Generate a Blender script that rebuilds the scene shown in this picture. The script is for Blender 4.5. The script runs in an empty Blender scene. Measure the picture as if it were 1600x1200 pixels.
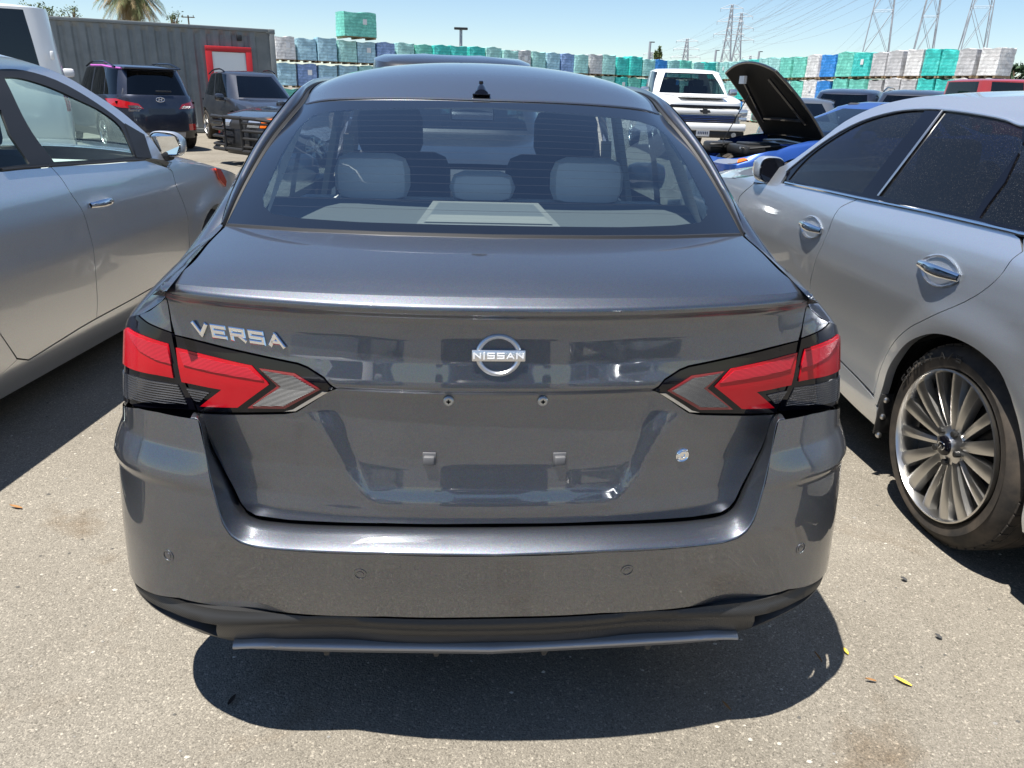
import bpy, bmesh, math, random
import numpy as np
from mathutils import Vector, Matrix
from mathutils.geometry import delaunay_2d_cdt
rnd = random.Random(7)
S = bpy.context.scene
COL = S.collection
# ------------------------------------------------------------------ camera
CAM_F, PITCH, YAW, ROLL = 1182.63, 0.369392, 0.073267, 0.031429
CAM_C = np.array([-0.07287, -1.35275, 1.42629])
_F = np.array([math.sin(YAW)*math.cos(PITCH), math.cos(YAW)*math.cos(PITCH), -math.sin(PITCH)])
_R0 = np.array([math.cos(YAW), -math.sin(YAW), 0.0]); _U0 = np.cross(_R0, _F)
_R = _R0*math.cos(ROLL)+_U0*math.sin(ROLL); _U = _U0*math.cos(ROLL)-_R0*math.sin(ROLL)
cd = bpy.data.cameras.new("camera"); cam = bpy.data.objects.new("camera", cd); COL.objects.link(cam)
cd.sensor_width = 36; cd.lens = 36*CAM_F/1600; cd.clip_end = 3000; cd.clip_start = 0.05
M = Matrix.Identity(4)
for i in range(3):
    M[i][0] = _R[i]; M[i][1] = _U[i]; M[i][2] = -_F[i]; M[i][3] = CAM_C[i]
cam.matrix_world = M
S.camera = cam
# ------------------------------------------------------------------ light
SUN = np.array([-0.25, -0.13, 1.0]); SUN /= np.linalg.norm(SUN)
EL = math.asin(SUN[2]); AZ = math.atan2(SUN[0], SUN[1])
W = bpy.data.worlds.new("World"); S.world = W; W.use_nodes = True
nt = W.node_tree
sky = nt.nodes.new("ShaderNodeTexSky"); sky.sky_type = 'NISHITA'; sky.sun_disc = False
sky.sun_elevation = EL; sky.sun_rotation = AZ; sky.altitude = 30; sky.air_density = 0.95; sky.dust_density = 0.0; sky.ozone_density = 4.0
nt.links.new(sky.outputs[0], nt.nodes["Background"].inputs[0])
nt.nodes["Background"].inputs[1].default_value = 0.074
sl = bpy.data.lights.new("sun", 'SUN'); sl.energy = 5.0; sl.angle = math.radians(0.5); sl.color = (1.0, 0.955, 0.88)
so = bpy.data.objects.new("sun", sl); COL.objects.link(so)
so.rotation_euler = Vector(SUN.tolist()).to_track_quat('Z', 'Y').to_euler(); so.location = (0, 0, 30)
S.view_settings.view_transform = 'Standard'; S.view_settings.look = 'None'; S.view_settings.gamma = 1.0
S.view_settings.exposure = 0.95
# ------------------------------------------------------------------ materials
def mat(name, color=(0.5, 0.5, 0.5), rough=0.5, metal=0.0, spec=0.5, coat=0.0, coat_rough=0.03, alpha=1.0):
    m = bpy.data.materials.new(name); m.use_nodes = True
    b = m.node_tree.nodes["Principled BSDF"]
    b.inputs["Base Color"].default_value = (*color, 1); b.inputs["Roughness"].default_value = rough
    b.inputs["Metallic"].default_value = metal; b.inputs["Specular IOR Level"].default_value = spec
    b.inputs["Coat Weight"].default_value = coat; b.inputs["Coat Roughness"].default_value = coat_rough
    return m
def nd(m, t, **kw):
    n = m.node_tree.nodes.new(t)
    for k, v in kw.items(): setattr(n, k, v)
    return n
def ln(m, a, b): m.node_tree.links.new(a, b)
def bsdf(m): return m.node_tree.nodes["Principled BSDF"]
def noise(m, scale, detail=3, rough=0.6, vec=None, dist=0.0):
    n = nd(m, "ShaderNodeTexNoise"); n.inputs["Scale"].default_value = scale; n.inputs["Detail"].default_value = detail
    n.inputs["Roughness"].default_value = rough; n.inputs["Distortion"].default_value = dist
    if vec is not None: ln(m, vec, n.inputs["Vector"])
    return n
def ramp(m, fac, stops):
    r = nd(m, "ShaderNodeValToRGB")
    e = r.color_ramp.elements
    while len(e) < len(stops): e.new(0.5)
    for i, (p, c) in enumerate(stops):
        e[i].position = p; e[i].color = (*c, 1) if not np.isscalar(c) else (c, c, c, 1)
    ln(m, fac, r.inputs[0]); return r
def objco(m): return nd(m, "ShaderNodeTexCoord").outputs["Object"]
def bump(m, h, strength, dist=0.01, to=None):
    b = nd(m, "ShaderNodeBump"); b.inputs["Strength"].default_value = strength; b.inputs["Distance"].default_value = dist
    ln(m, h, b.inputs["Height"]); ln(m, b.outputs[0], (to or bsdf(m)).inputs["Normal"]); return b
def mix(m, fac, a, b, mode='MIX'):
    n = nd(m, "ShaderNodeMix", data_type='RGBA', blend_type=mode)
    for s, v in ((0, fac), (6, a), (7, b)):
        if hasattr(v, 'is_output'): ln(m, v, n.inputs[s])
        else: n.inputs[s].default_value = v if s == 0 else (*v, 1)
    return n.outputs[2]
def paint(name, color, metal=0.6, rough=0.42, flake=0.25, dust=0.25, coat=1.0, dustcol=(0.42, 0.38, 0.32)):
    """clear-coated car paint: metal flake under a clear coat, a thin uneven film of dust on top"""
    m = mat(name, color, rough, metal, 0.5, coat, 0.012); b = bsdf(m); co = objco(m)
    v = nd(m, "ShaderNodeTexVoronoi"); v.inputs["Scale"].default_value = 900; ln(m, co, v.inputs["Vector"])
    fl = mix(m, flake, tuple(color), v.outputs["Color"], 'OVERLAY')
    n1 = noise(m, 3.0, 5, 0.65, co); n2 = noise(m, 140, 3, 0.7, co)
    d1 = ramp(m, n1.outputs[0], [(0.38, 0.0), (0.75, 1.0)]); d2 = ramp(m, n2.outputs[0], [(0.45, 0.0), (0.7, 1.0)])
    dm = nd(m, "ShaderNodeMath", operation='MULTIPLY'); ln(m, d1.outputs[0], dm.inputs[0]); ln(m, d2.outputs[0], dm.inputs[1])
    dk = nd(m, "ShaderNodeMath", operation='MULTIPLY_ADD'); ln(m, dm.outputs[0], dk.inputs[0]); dk.inputs[1].default_value = dust*0.5; dk.inputs[2].default_value = dust*0.06
    ln(m, mix(m, dk.outputs[0], fl, dustcol), b.inputs["Base Color"])
    cr = nd(m, "ShaderNodeMath", operation='MULTIPLY_ADD'); ln(m, dk.outputs[0], cr.inputs[0]); cr.inputs[1].default_value = 0.5; cr.inputs[2].default_value = 0.012
    ln(m, cr.outputs[0], b.inputs["Coat Roughness"])
    nm = nd(m, "ShaderNodeBump"); nm.inputs["Strength"].default_value = 0.10; nm.inputs["Distance"].default_value = 0.0006
    ln(m, v.outputs["Distance"], nm.inputs["Height"]); ln(m, nm.outputs[0], b.inputs["Normal"])
    return m
def glass(name, tint=(0.6, 0.75, 0.8), refl=0.06, rough=0.0, dust=0.0):
    """thin window glass: tinted see-through plus Fresnel reflection, optional dust specks"""
    m = bpy.data.materials.new(name); m.use_nodes = True; t = m.node_tree; t.nodes.remove(bsdf(m))
    out = t.nodes["Material Output"]
    tr = nd(m, "ShaderNodeBsdfTransparent"); tr.inputs[0].default_value = (*tint, 1)
    gl = nd(m, "ShaderNodeBsdfGlossy"); gl.inputs["Roughness"].default_value = rough; gl.inputs[0].default_value = (1, 1, 1, 1)
    fr = nd(m, "ShaderNodeLayerWeight"); fr.inputs[0].default_value = 0.5
    pw = nd(m, "ShaderNodeMath", operation='POWER'); ln(m, fr.outputs["Facing"], pw.inputs[0]); pw.inputs[1].default_value = 4.5
    ad = nd(m, "ShaderNodeMath", operation='MULTIPLY_ADD'); ln(m, pw.outputs[0], ad.inputs[0]); ad.inputs[1].default_value = 0.85; ad.inputs[2].default_value = refl
    ad.use_clamp = True
    ms = nd(m, "ShaderNodeMixShader"); ln(m, ad.outputs[0], ms.inputs[0]); ln(m, tr.outputs[0], ms.inputs[1]); ln(m, gl.outputs[0], ms.inputs[2])
    last = ms.outputs[0]
    if dust > 0:
        co = objco(m); v = noise(m, 330, 2, 0.6, co); n1 = noise(m, 2.2, 4, 0.6, co)
        r = ramp(m, v.outputs[0], [(0.62, 0.0), (0.76, 0.8)]); r1 = ramp(m, n1.outputs[0], [(0.3, 0.3), (0.7, 1.0)])
        mu = nd(m, "ShaderNodeMath", operation='MULTIPLY'); ln(m, r.outputs[0], mu.inputs[0]); ln(m, r1.outputs[0], mu.inputs[1])
        mk = nd(m, "ShaderNodeMath", operation='MULTIPLY_ADD'); ln(m, mu.outputs[0], mk.inputs[0]); mk.inputs[1].default_value = dust; mk.inputs[2].default_value = dust*0.012
        df = nd(m, "ShaderNodeBsdfDiffuse"); df.inputs[0].default_value = (0.5, 0.47, 0.42, 1)
        m2 = nd(m, "ShaderNodeMixShader"); ln(m, mk.outputs[0], m2.inputs[0]); ln(m, last, m2.inputs[1]); ln(m, df.outputs[0], m2.inputs[2]); last = m2.outputs[0]
    ln(m, last, out.inputs[0]); return m
def wavebump(m, scale, direction, strength=0.5, dist=0.003):
    w = nd(m, "ShaderNodeTexWave", bands_direction=direction); w.inputs["Scale"].default_value = scale
    ln(m, objco(m), w.inputs["Vector"]); bump(m, w.outputs[0], strength, dist); return m
GUN = paint("gunmetal_paint", (0.106, 0.116, 0.138), 0.90, 0.42, 0.28, 0.2)
bsdf(GUN).inputs["Coat IOR"].default_value = 1.75
BLACKGLOSS = mat("black_gloss", (0.004, 0.004, 0.007), 0.06, 0, 0.45, 0.0)
BLACK = mat("black_plastic", (0.018, 0.018, 0.019), 0.5)
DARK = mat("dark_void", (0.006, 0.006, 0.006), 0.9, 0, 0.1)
RUBBER = mat("tyre_rubber", (0.028, 0.026, 0.024), 0.75, 0, 0.3)
CHROME = mat("chrome", (0.85, 0.86, 0.88), 0.07, 1.0)
SATIN = mat("satin_silver", (0.62, 0.62, 0.62), 0.33, 1.0)
RUST = mat("rusty_metal", (0.10, 0.055, 0.03), 0.85, 0.2)
def tyremat():
    co = objco(RUBBER); n = noise(RUBBER, 9, 5, 0.65, co)
    r = ramp(RUBBER, n.outputs[0], [(0.35, (0.022, 0.021, 0.02)), (0.75, (0.085, 0.068, 0.052))])
    ln(RUBBER, r.outputs[0], bsdf(RUBBER).inputs["Base Color"])
tyremat()
# ------------------------------------------------------------------ objects
def tag(o, label=None, cat=None, group=None, kind=None):
    if label: o["label"] = label
    if cat: o["category"] = cat
    if group: o["group"] = group
    if kind: o["kind"] = kind
    return o
def thing(name, label, cat, loc=(0, 0, 0), rz=0.0, group=None):
    o = bpy.data.objects.new(name, None); COL.objects.link(o); o.location = loc; o.rotation_euler = (0, 0, rz)
    o.empty_display_size = 0.2
    return tag(o, label, cat, group)
def mk(name, V, Fc, m, parent=None, smooth=True, normals=None, sharp=None, mats=None, midx=None):
    me = bpy.data.meshes.new(name); me.from_pydata([tuple(map(float, v)) for v in V], [], [tuple(map(int, f)) for f in Fc]); 
    for k in (mats or [m]): me.materials.append(k)
    if midx is not None: me.polygons.foreach_set("material_index", list(midx))
    me.validate(clean_customdata=False)
    if smooth:
        me.polygons.foreach_set("use_smooth", [True]*len(me.polygons))
        if sharp: me.set_sharp_from_angle(angle=math.radians(sharp))
    if normals is not None and len(normals) == len(me.vertices):
        me.normals_split_custom_set_from_vertices([tuple(map(float, n)) for n in normals])
    me.update()
    o = bpy.data.objects.new(name, me); COL.objects.link(o)
    if parent is not None: o.parent = parent
    return o
def copy_tree(o, parent=None):
    c = o.copy(); COL.objects.link(c)
    if parent is not None: c.parent = parent
    for ch in list(o.children): copy_tree(ch, c)
    return c
class MB:
    """collects simple shapes into one mesh"""
    def __init__(s): s.V = []; s.F = []; s.mi = []
    def add(s, V, F, mi=0):
        k = len(s.V); s.V += [tuple(v) for v in V]; s.F += [tuple(i+k for i in f) for f in F]; s.mi += [mi]*len(F); return s
    def box(s, c, d, R=None, bev=0.0, mi=0):
        c = np.array(c, float); h = np.array(d, float)/2
        if bev > 0:
            b = min(bev, h.min()*0.95); bm = bmesh.new(); bmesh.ops.create_cube(bm, size=1)
            for v in bm.verts: v.co = Vector((v.co.x*2*h[0], v.co.y*2*h[1], v.co.z*2*h[2]))
            bmesh.ops.bevel(bm, geom=bm.edges[:], offset=b, segments=2, profile=0.5, affect='EDGES')
            V = np.array([v.co[:] for v in bm.verts]); bm.verts.index_update(); Fs = [[v.index for v in f.verts] for f in bm.faces]; bm.free()
        else:
            V = np.array([(x, y, z) for x in (-1, 1) for y in (-1, 1) for z in (-1, 1)], float)*h
            Fs = [(0, 1, 3, 2), (4, 6, 7, 5), (0, 4, 5, 1), (2, 3, 7, 6), (0, 2, 6, 4), (1, 5, 7, 3)]
        if R is not None: V = V@np.array(R).T
        return s.add(V+c, Fs, mi)
    def tube(s, pts, r, n=8, cap=True, mi=0):
        pts = np.array(pts, float); k = len(pts); r = np.broadcast_to(r, (k,)); V = []; Fs = []
        for i in range(k):
            t = pts[min(i+1, k-1)]-pts[max(i-1, 0)]; t = t/(np.linalg.norm(t)+1e-12)
            a = np.array([0, 0, 1.0]) if abs(t[2]) < 0.9 else np.array([1.0, 0, 0])
            x = np.cross(a, t); x /= np.linalg.norm(x); y = np.cross(t, x)
            for j in range(n):
                q = 2*math.pi*j/n; V.append(pts[i]+r[i]*(math.cos(q)*x+math.sin(q)*y))
        for i in range(k-1):
            for j in range(n):
                Fs.append((i*n+j, i*n+(j+1) % n, (i+1)*n+(j+1) % n, (i+1)*n+j))
        if cap: Fs.append(tuple(range(n-1, -1, -1))); Fs.append(tuple((k-1)*n+j for j in range(n)))
        return s.add(V, Fs, mi)
    def lathe(s, prof, n=32, axis=(1, 0, 0), c=(0, 0, 0), mi=0):
        """prof: (axial, radius) list swept about the axis"""
        ax = np.array(axis, float); ax /= np.linalg.norm(ax); a = np.array([0, 0, 1.0]) if abs(ax[2]) < 0.9 else np.array([0, 1.0, 0])
        x = np.cross(a, ax); x /= np.linalg.norm(x); y = np.cross(ax, x); V = []; Fs = []; k = len(prof)
        for (p, r) in prof:
            for j in range(n):
                q = 2*math.pi*j/n; V.append(np.array(c)+ax*p+r*(math.cos(q)*x+math.sin(q)*y))
        for i in range(k-1):
            for j in range(n): Fs.append((i*n+j, i*n+(j+1) % n, (i+1)*n+(j+1) % n, (i+1)*n+j))
        return s.add(V, Fs, mi)
    def grid(s, P, mi=0):
        P = np.asarray(P); a, b = P.shape[:2]
        return s.add(P.reshape(-1, 3), [(i*b+j, (i+1)*b+j, (i+1)*b+j+1, i*b+j+1) for i in range(a-1) for j in range(b-1)], mi)
    def prism(s, poly, fr, to, mi=0):
        """poly: list of 3D points (planar), extruded by vector from fr to to offsets"""
        P = np.array(poly, float); n = len(P); A = P+np.array(fr); B = P+np.array(to)
        return s.add(np.vstack([A, B]), [tuple(range(n-1, -1, -1)), tuple(range(n, 2*n))]+[(i, (i+1) % n, n+(i+1) % n, n+i) for i in range(n)], mi)
    def build(s, name, m, parent=None, smooth=True, sharp=35):
        mats = m if isinstance(m, (list, tuple)) else [m]
        return mk(name, s.V, s.F, None, parent, smooth, None, sharp if smooth else None, mats, s.mi)
def fix(o):
    bm = bmesh.new(); bm.from_mesh(o.data); bmesh.ops.recalc_face_normals(bm, faces=bm.faces); bm.to_mesh(o.data); bm.free(); return o
# ------------------------------------------------------------------ curves and surfaces
def crom(P, n=24):
    P = np.asarray(P, float)
    if len(P) == 2: return np.linspace(P[0], P[1], n+1)
    Q = np.vstack([2*P[0]-P[1], P, 2*P[-1]-P[-2]]); out = []
    for i in range(1, len(Q)-2):
        a, b, c, d = Q[i-1:i+3]
        ta = max(np.linalg.norm(b-a), 1e-6)**.5; tb = max(np.linalg.norm(c-b), 1e-6)**.5; tc = max(np.linalg.norm(d-c), 1e-6)**.5
        m1 = tb*((b-a)/ta-(c-a)/(ta+tb)+(c-b)/tb); m2 = tb*((c-b)/tb-(d-b)/(tb+tc)+(d-c)/tc)
        t = np.linspace(0, 1, n, endpoint=False)[:, None]
        out.append((2*t**3-3*t**2+1)*b+(t**3-2*t**2+t)*m1+(-2*t**3+3*t**2)*c+(t**3-t**2)*m2)
    out.append(P[-1:]); return np.vstack(out)
class Spl:
    def __init__(s, P, n=40):
        s.D = crom(P, n); d = np.r_[0, np.cumsum(np.linalg.norm(np.diff(s.D, axis=0), axis=1))]; s.L = d[-1]; s.t = d/d[-1]
    def __call__(s, t):
        t = np.asarray(t, float); return np.stack([np.interp(t, s.t, s.D[:, k]) for k in range(s.D.shape[1])], -1)
def mir(P):
    P = np.asarray(P, float); Q = P[::-1]*np.array([-1, 1, 1]); return np.vstack([Q[:-1], P])
def sst(x, a, b):
    t = np.clip((np.asarray(x, float)-a)/(b-a), 0, 1); return t*t*(3-2*t)
class Coons:
    """patch over four boundary curves; u along c0/c1, v from c0 to c1"""
    def __init__(s, c0, c1, d0, d1, bulge=0.0, bdir=(0, 0, 1), bp=1.0):
        s.c0, s.c1, s.d0, s.d1 = [c if isinstance(c, Spl) else Spl(c) for c in (c0, c1, d0, d1)]
        s.b = bulge; s.bd = np.array(bdir, float); s.su = (s.c0.L+s.c1.L)/2; s.sv = (s.d0.L+s.d1.L)/2
        s.P = [s.c0(0.), s.c0(1.), s.c1(0.), s.c1(1.)]
    def __call__(s, u, v):
        u = np.asarray(u, float); v = np.asarray(v, float); U = u[..., None]; V = v[..., None]
        r = (1-V)*s.c0(u)+V*s.c1(u)+(1-U)*s.d0(v)+U*s.d1(v)
        r = r-((1-U)*(1-V)*s.P[0]+U*(1-V)*s.P[1]+(1-U)*V*s.P[2]+U*V*s.P[3])
        return r+s.b*s.bd*(16*U*(1-U)*V*(1-V))
    scale = property(lambda s: (s.su, s.sv))
    dom = (0, 1, 0, 1)
class Fn:
    def __init__(s, f, dom, scale=(1, 1)): s.f = f; s.dom = dom; s.scale = scale
    def __call__(s, u, v): return s.f(np.asarray(u, float), np.asarray(v, float))
def nrm(sf, u, v, h=0.004, flip=False):
    hu, hv = h/sf.scale[0], h/sf.scale[1]
    n = np.cross(sf(u+hu, v)-sf(u-hu, v), sf(u, v+hv)-sf(u, v-hv)); n /= (np.linalg.norm(n, axis=-1, keepdims=True)+1e-12)
    return -n if flip else n
def proj(P):
    d = np.asarray(P, float)-CAM_C; z = d@_F
    return np.stack([800+CAM_F*(d@_R)/z, 600-CAM_F*(d@_U)/z], -1), z
def ray(px, py): return _F*CAM_F+_R*(px-800)-_U*(py-600)
def onz(px, py, z=0.): d = ray(px, py); return CAM_C+d*(z-CAM_C[2])/d[2]
def ony(px, py, y): d = ray(px, py); return CAM_C+d*(y-CAM_C[1])/d[1]
def onx(px, py, x): d = ray(px, py); return CAM_C+d*(x-CAM_C[0])/d[0]
def tr(sf, pts, xf=None, nu=240, nv=120, dom=None, face=None):
    if face is None: face = getattr(sf, 'face', 0)
    """points of a measured outline -> (u,v) on the surface sf (xf: local to world)"""
    u0, u1, v0, v1 = dom or sf.dom; U, V = np.meshgrid(np.linspace(u0, u1, nu), np.linspace(v0, v1, nv), indexing='ij')
    g = (lambda u, v: sf(u, v)) if xf is None else (lambda u, v: sf(u, v)@xf[0].T+xf[1])
    W3 = g(U, V); P, Z = proj(W3); P = np.where(Z[..., None] > 0.1, P, 1e6); out = []
    if face:
        Nn = nrm(sf, U, V); Nn = Nn if xf is None else Nn@xf[0].T
        if face < 0: Nn = -Nn
        P = np.where((((CAM_C-W3)*Nn).sum(-1) > 0.0)[..., None], P, 1e6)
    for q in pts:
        if len(q) == 3: out.append((q[0], q[1])); continue       # already (u,v,'uv')
        k = np.argmin(((P-np.array(q))**2).sum(-1)); u, v = U.flat[k], V.flat[k]
        best = (1e9, u, v)
        for _ in range(8):
            hu, hv = 1e-4*(u1-u0), 1e-4*(v1-v0)
            p0 = proj(g(u, v))[0]; e = np.array(q)-p0
            if e@e < best[0]: best = (e@e, u, v)
            J = np.stack([(proj(g(u+hu, v))[0]-p0)/hu, (proj(g(u, v+hv))[0]-p0)/hv], -1)
            try: d = np.linalg.lstsq(J, e, rcond=1e-3)[0]
            except Exception: break
            d = np.clip(d, [-(u1-u0)/60, -(v1-v0)/60], [(u1-u0)/60, (v1-v0)/60])
            u = float(np.clip(u+d[0], u0, u1)); v = float(np.clip(v+d[1], v0, v1))
        out.append((best[1], best[2]))
    return out
def inpoly(P, poly):
    x, y = P[:, 0], P[:, 1]; c = np.zeros(len(P), bool); n = len(poly); j = n-1
    for i in range(n):
        xi, yi = poly[i]; xj, yj = poly[j]
        k = ((yi > y) != (yj > y)) & (x < (xj-xi)*(y-yi)/(yj-yi+1e-15)+xi); c ^= k; j = i
    return c
def dens(poly, st, closed=True):
    out = []; n = len(poly)
    for i in range(n if closed else n-1):
        a = np.array(poly[i], float); b = np.array(poly[(i+1) % n], float); k = max(1, int(np.ceil(np.linalg.norm(b-a)/st)))
        for t in range(k): out.append(a+(b-a)*t/k)
    if not closed: out.append(np.array(poly[-1], float))
    return np.array(out)
def area(p): p = np.asarray(p); x, y = p[:, 0], p[:, 1]; return 0.5*float(np.sum(x*np.roll(y, -1)-np.roll(x, -1)*y))
def shrink(poly, d):
    p = np.asarray(poly, float); 
    if area(p) < 0: p = p[::-1]
    a = p-np.roll(p, 1, 0); b = np.roll(p, -1, 0)-p
    na = np.stack([-a[:, 1], a[:, 0]], -1); nb = np.stack([-b[:, 1], b[:, 0]], -1)
    na /= np.linalg.norm(na, axis=1, keepdims=True)+1e-12; nb /= np.linalg.norm(nb, axis=1, keepdims=True)+1e-12
    m = na+nb; l = (m*m).sum(1, keepdims=True); m = m/np.maximum(l, 0.6)*2
    return p+m*d*np.minimum(1, 1)
def smoothpoly(poly, it=1):
    p = np.asarray(poly, float)
    for _ in range(it):
        q = np.roll(p, -1, 0); p = np.stack([p*0.75+q*0.25, p*0.25+q*0.75], 1).reshape(-1, 2)
    return p
def tess(outline, holes, st, sc):
    sc = np.array(sc); B = dens(np.asarray(outline)*sc, st); Hs = [dens(np.asarray(h)*sc, st) for h in holes]
    lo, hi = B.min(0), B.max(0); nx, ny = max(2, int((hi[0]-lo[0])/st)+1), max(2, int((hi[1]-lo[1])/st)+1)
    G = np.stack(np.meshgrid(np.linspace(lo[0], hi[0], nx), np.linspace(lo[1], hi[1], ny), indexing='ij'), -1).reshape(-1, 2)
    ok = inpoly(G, B)
    for h in Hs: ok &= ~inpoly(G, h)
    G = G[ok]
    for L in [B]+Hs:
        if len(G):
            dm = np.full(len(G), 1e9)
            for k in range(0, len(L), 256): dm = np.minimum(dm, ((G[:, None]-L[None, k:k+256])**2).sum(-1).min(1))
            G = G[dm > (0.45*st)**2]
    pts = np.vstack([B]+Hs+[G]); E = []; k = 0
    for L in [B]+Hs: n = len(L); E += [(k+i, k+(i+1) % n) for i in range(n)]; k += n
    r = delaunay_2d_cdt([Vector(p.tolist()) for p in pts], E, [], 0, 1e-7)
    P = np.array([v[:] for v in r[0]]); T = np.array([t for t in r[2] if len(t) == 3])
    c = P[T].mean(1); ok = inpoly(c, B)
    for h in Hs: ok &= ~inpoly(c, h)
    T = T[ok]; ab = P[T[:, 1]]-P[T[:, 0]]; ac = P[T[:, 2]]-P[T[:, 0]]; ar = ab[:, 0]*ac[:, 1]-ab[:, 1]*ac[:, 0]
    T = T[np.abs(ar) > 1e-10]; ar = ar[np.abs(ar) > 1e-10]; T[ar < 0] = T[ar < 0][:, ::-1]
    return P/sc, T
def panel_geo(sf, outline, st=0.02, off=0.0, flange=0.012, holes=(), flip=False, gap=0.0, rnd_edge=0.0):
    """a sheet cut to an outline on a surface, with its edges turned inwards. flip: surface normal points inwards"""
    o = np.asarray(outline, float)
    if gap: o = shrink(o*np.array(sf.scale), gap)/np.array(sf.scale)
    UV, T = tess(o, holes, st, sf.scale); u, v = UV[:, 0], UV[:, 1]
    N = nrm(sf, u, v, flip=flip); P = sf(u, v)+N*off
    if flip: T = T[:, ::-1]
    V = P; NN = N; Fs = T.tolist()
    if flange:
        e = {}
        for t in T:
            for a, b in ((t[0], t[1]), (t[1], t[2]), (t[2], t[0])): e[(a, b)] = 1
        bd = [k for k in e if (k[1], k[0]) not in e]
        idx = {}; V2 = []; N2 = []; base = len(V)
        ring = sorted(set(a for k in bd for a in k))
        nb = {i: np.zeros(3) for i in ring}
        for a, b in bd: 
            ed = P[b]-P[a]; w = np.cross(ed, N[a]); w /= np.linalg.norm(w)+1e-12; nb[a] += w; nb[b] += w
        for i in ring:
            w = nb[i]/(np.linalg.norm(nb[i])+1e-12); idx[i] = base+len(V2); V2 += [P[i], P[i]-N[i]*flange]; N2 += [w, w]
        V = np.vstack([V, V2]); NN = np.vstack([NN, N2])
        for a, b in bd: Fs.append((b, a, idx[a], idx[b])) if False else Fs.append((idx[b], idx[a], idx[a]+1, idx[b]+1))
    return V, Fs, NN
class PB:
    """several panels of one part in one mesh, keeping analytic normals"""
    def __init__(s): s.V = np.zeros((0, 3)); s.N = np.zeros((0, 3)); s.F = []
    def add(s, geo):
        k = len(s.V); s.V = np.vstack([s.V, geo[0]]); s.N = np.vstack([s.N, geo[2]]); s.F += [tuple(i+k for i in f) for f in geo[1]]; return s
    def build(s, name, m, parent): return mk(name, s.V, s.F, m, parent, True, s.N)
def panel(name, m, parent, sf, outline, **kw):
    V, Fs, N = panel_geo(sf, outline, **kw); return mk(name, V, Fs, m, parent, True, N)
def patch_geo(sf, nu, nv, u0=0, u1=1, v0=0, v1=1, off=0.0, flip=False):
    U, V = np.meshgrid(np.linspace(u0, u1, nu), np.linspace(v0, v1, nv), indexing='ij')
    N = nrm(sf, U, V, flip=flip); P = sf(U, V)+N*off
    Fs = [(i*nv+j, (i+1)*nv+j, (i+1)*nv+j+1, i*nv+j+1) for i in range(nu-1) for j in range(nv-1)]
    if flip: Fs = [f[::-1] for f in Fs]
    return P.reshape(-1, 3), Fs, N.reshape(-1, 3)
# ------------------------------------------------------------------ ground
def ground():
    m = mat("asphalt", rough=0.93, spec=0.25); b = bsdf(m); co = objco(m)
    big = noise(m, 0.9, 6, 0.65, co, 0.6); fine = noise(m, 260, 2, 0.7, co)
    v = nd(m, "ShaderNodeTexVoronoi"); v.inputs["Scale"].default_value = 185; ln(m, co, v.inputs["Vector"])
    v2 = nd(m, "ShaderNodeTexVoronoi"); v2.inputs["Scale"].default_value = 330; ln(m, co, v2.inputs["Vector"])
    sep = nd(m, "ShaderNodeSeparateColor"); ln(m, v.outputs["Color"], sep.inputs[0])
    sep2 = nd(m, "ShaderNodeSeparateColor"); ln(m, v2.outputs["Color"], sep2.inputs[0])
    base = ramp(m, big.outputs[0], [(0.28, (0.170, 0.152, 0.122)), (0.5, (0.215, 0.194, 0.160)), (0.75, (0.25, 0.228, 0.19))])
    stones = ramp(m, sep.outputs[0], [(0.0, 0.62), (0.10, 0.86), (0.6, 0.98), (0.94, 1.05), (0.98, 1.6)])
    st2 = ramp(m, sep2.outputs[1], [(0.0, 0.55), (0.2, 0.9), (0.8, 1.03), (0.96, 1.45)])
    c = mix(m, 0.85, base.outputs[0], stones.outputs[0], 'MULTIPLY'); c = mix(m, 0.8, c, st2.outputs[0], 'MULTIPLY')
    fr = ramp(m, fine.outputs[0], [(0.30, 0.55), (0.5, 1.0), (0.7, 1.2)]); c = mix(m, 0.8, c, fr.outputs[0], 'MULTIPLY')
    stn = noise(m, 1.7, 5, 0.6, co, 0.4); sr = ramp(m, stn.outputs[0], [(0.60, (1, 1, 1)), (0.72, (0.74, 0.66, 0.58))])
    c = mix(m, 1.0, c, sr.outputs[0], 'MULTIPLY'); ln(m, c, b.inputs["Base Color"])
    hm = nd(m, "ShaderNodeMath", operation='MULTIPLY_ADD'); ln(m, v.outputs["Distance"], hm.inputs[0]); hm.inputs[1].default_value = -0.8; ln(m, fine.outputs[0], hm.inputs[2])
    bump(m, hm.outputs[0], 0.6, 0.0035)
    n = 1500
    V = [(-n, -n, 0), (n, -n, 0), (n, n, 0), (-n, n, 0)]
    tag(mk("ground", V, [(0, 1, 2, 3)], m, None, False), kind="structure")
ground()
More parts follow.
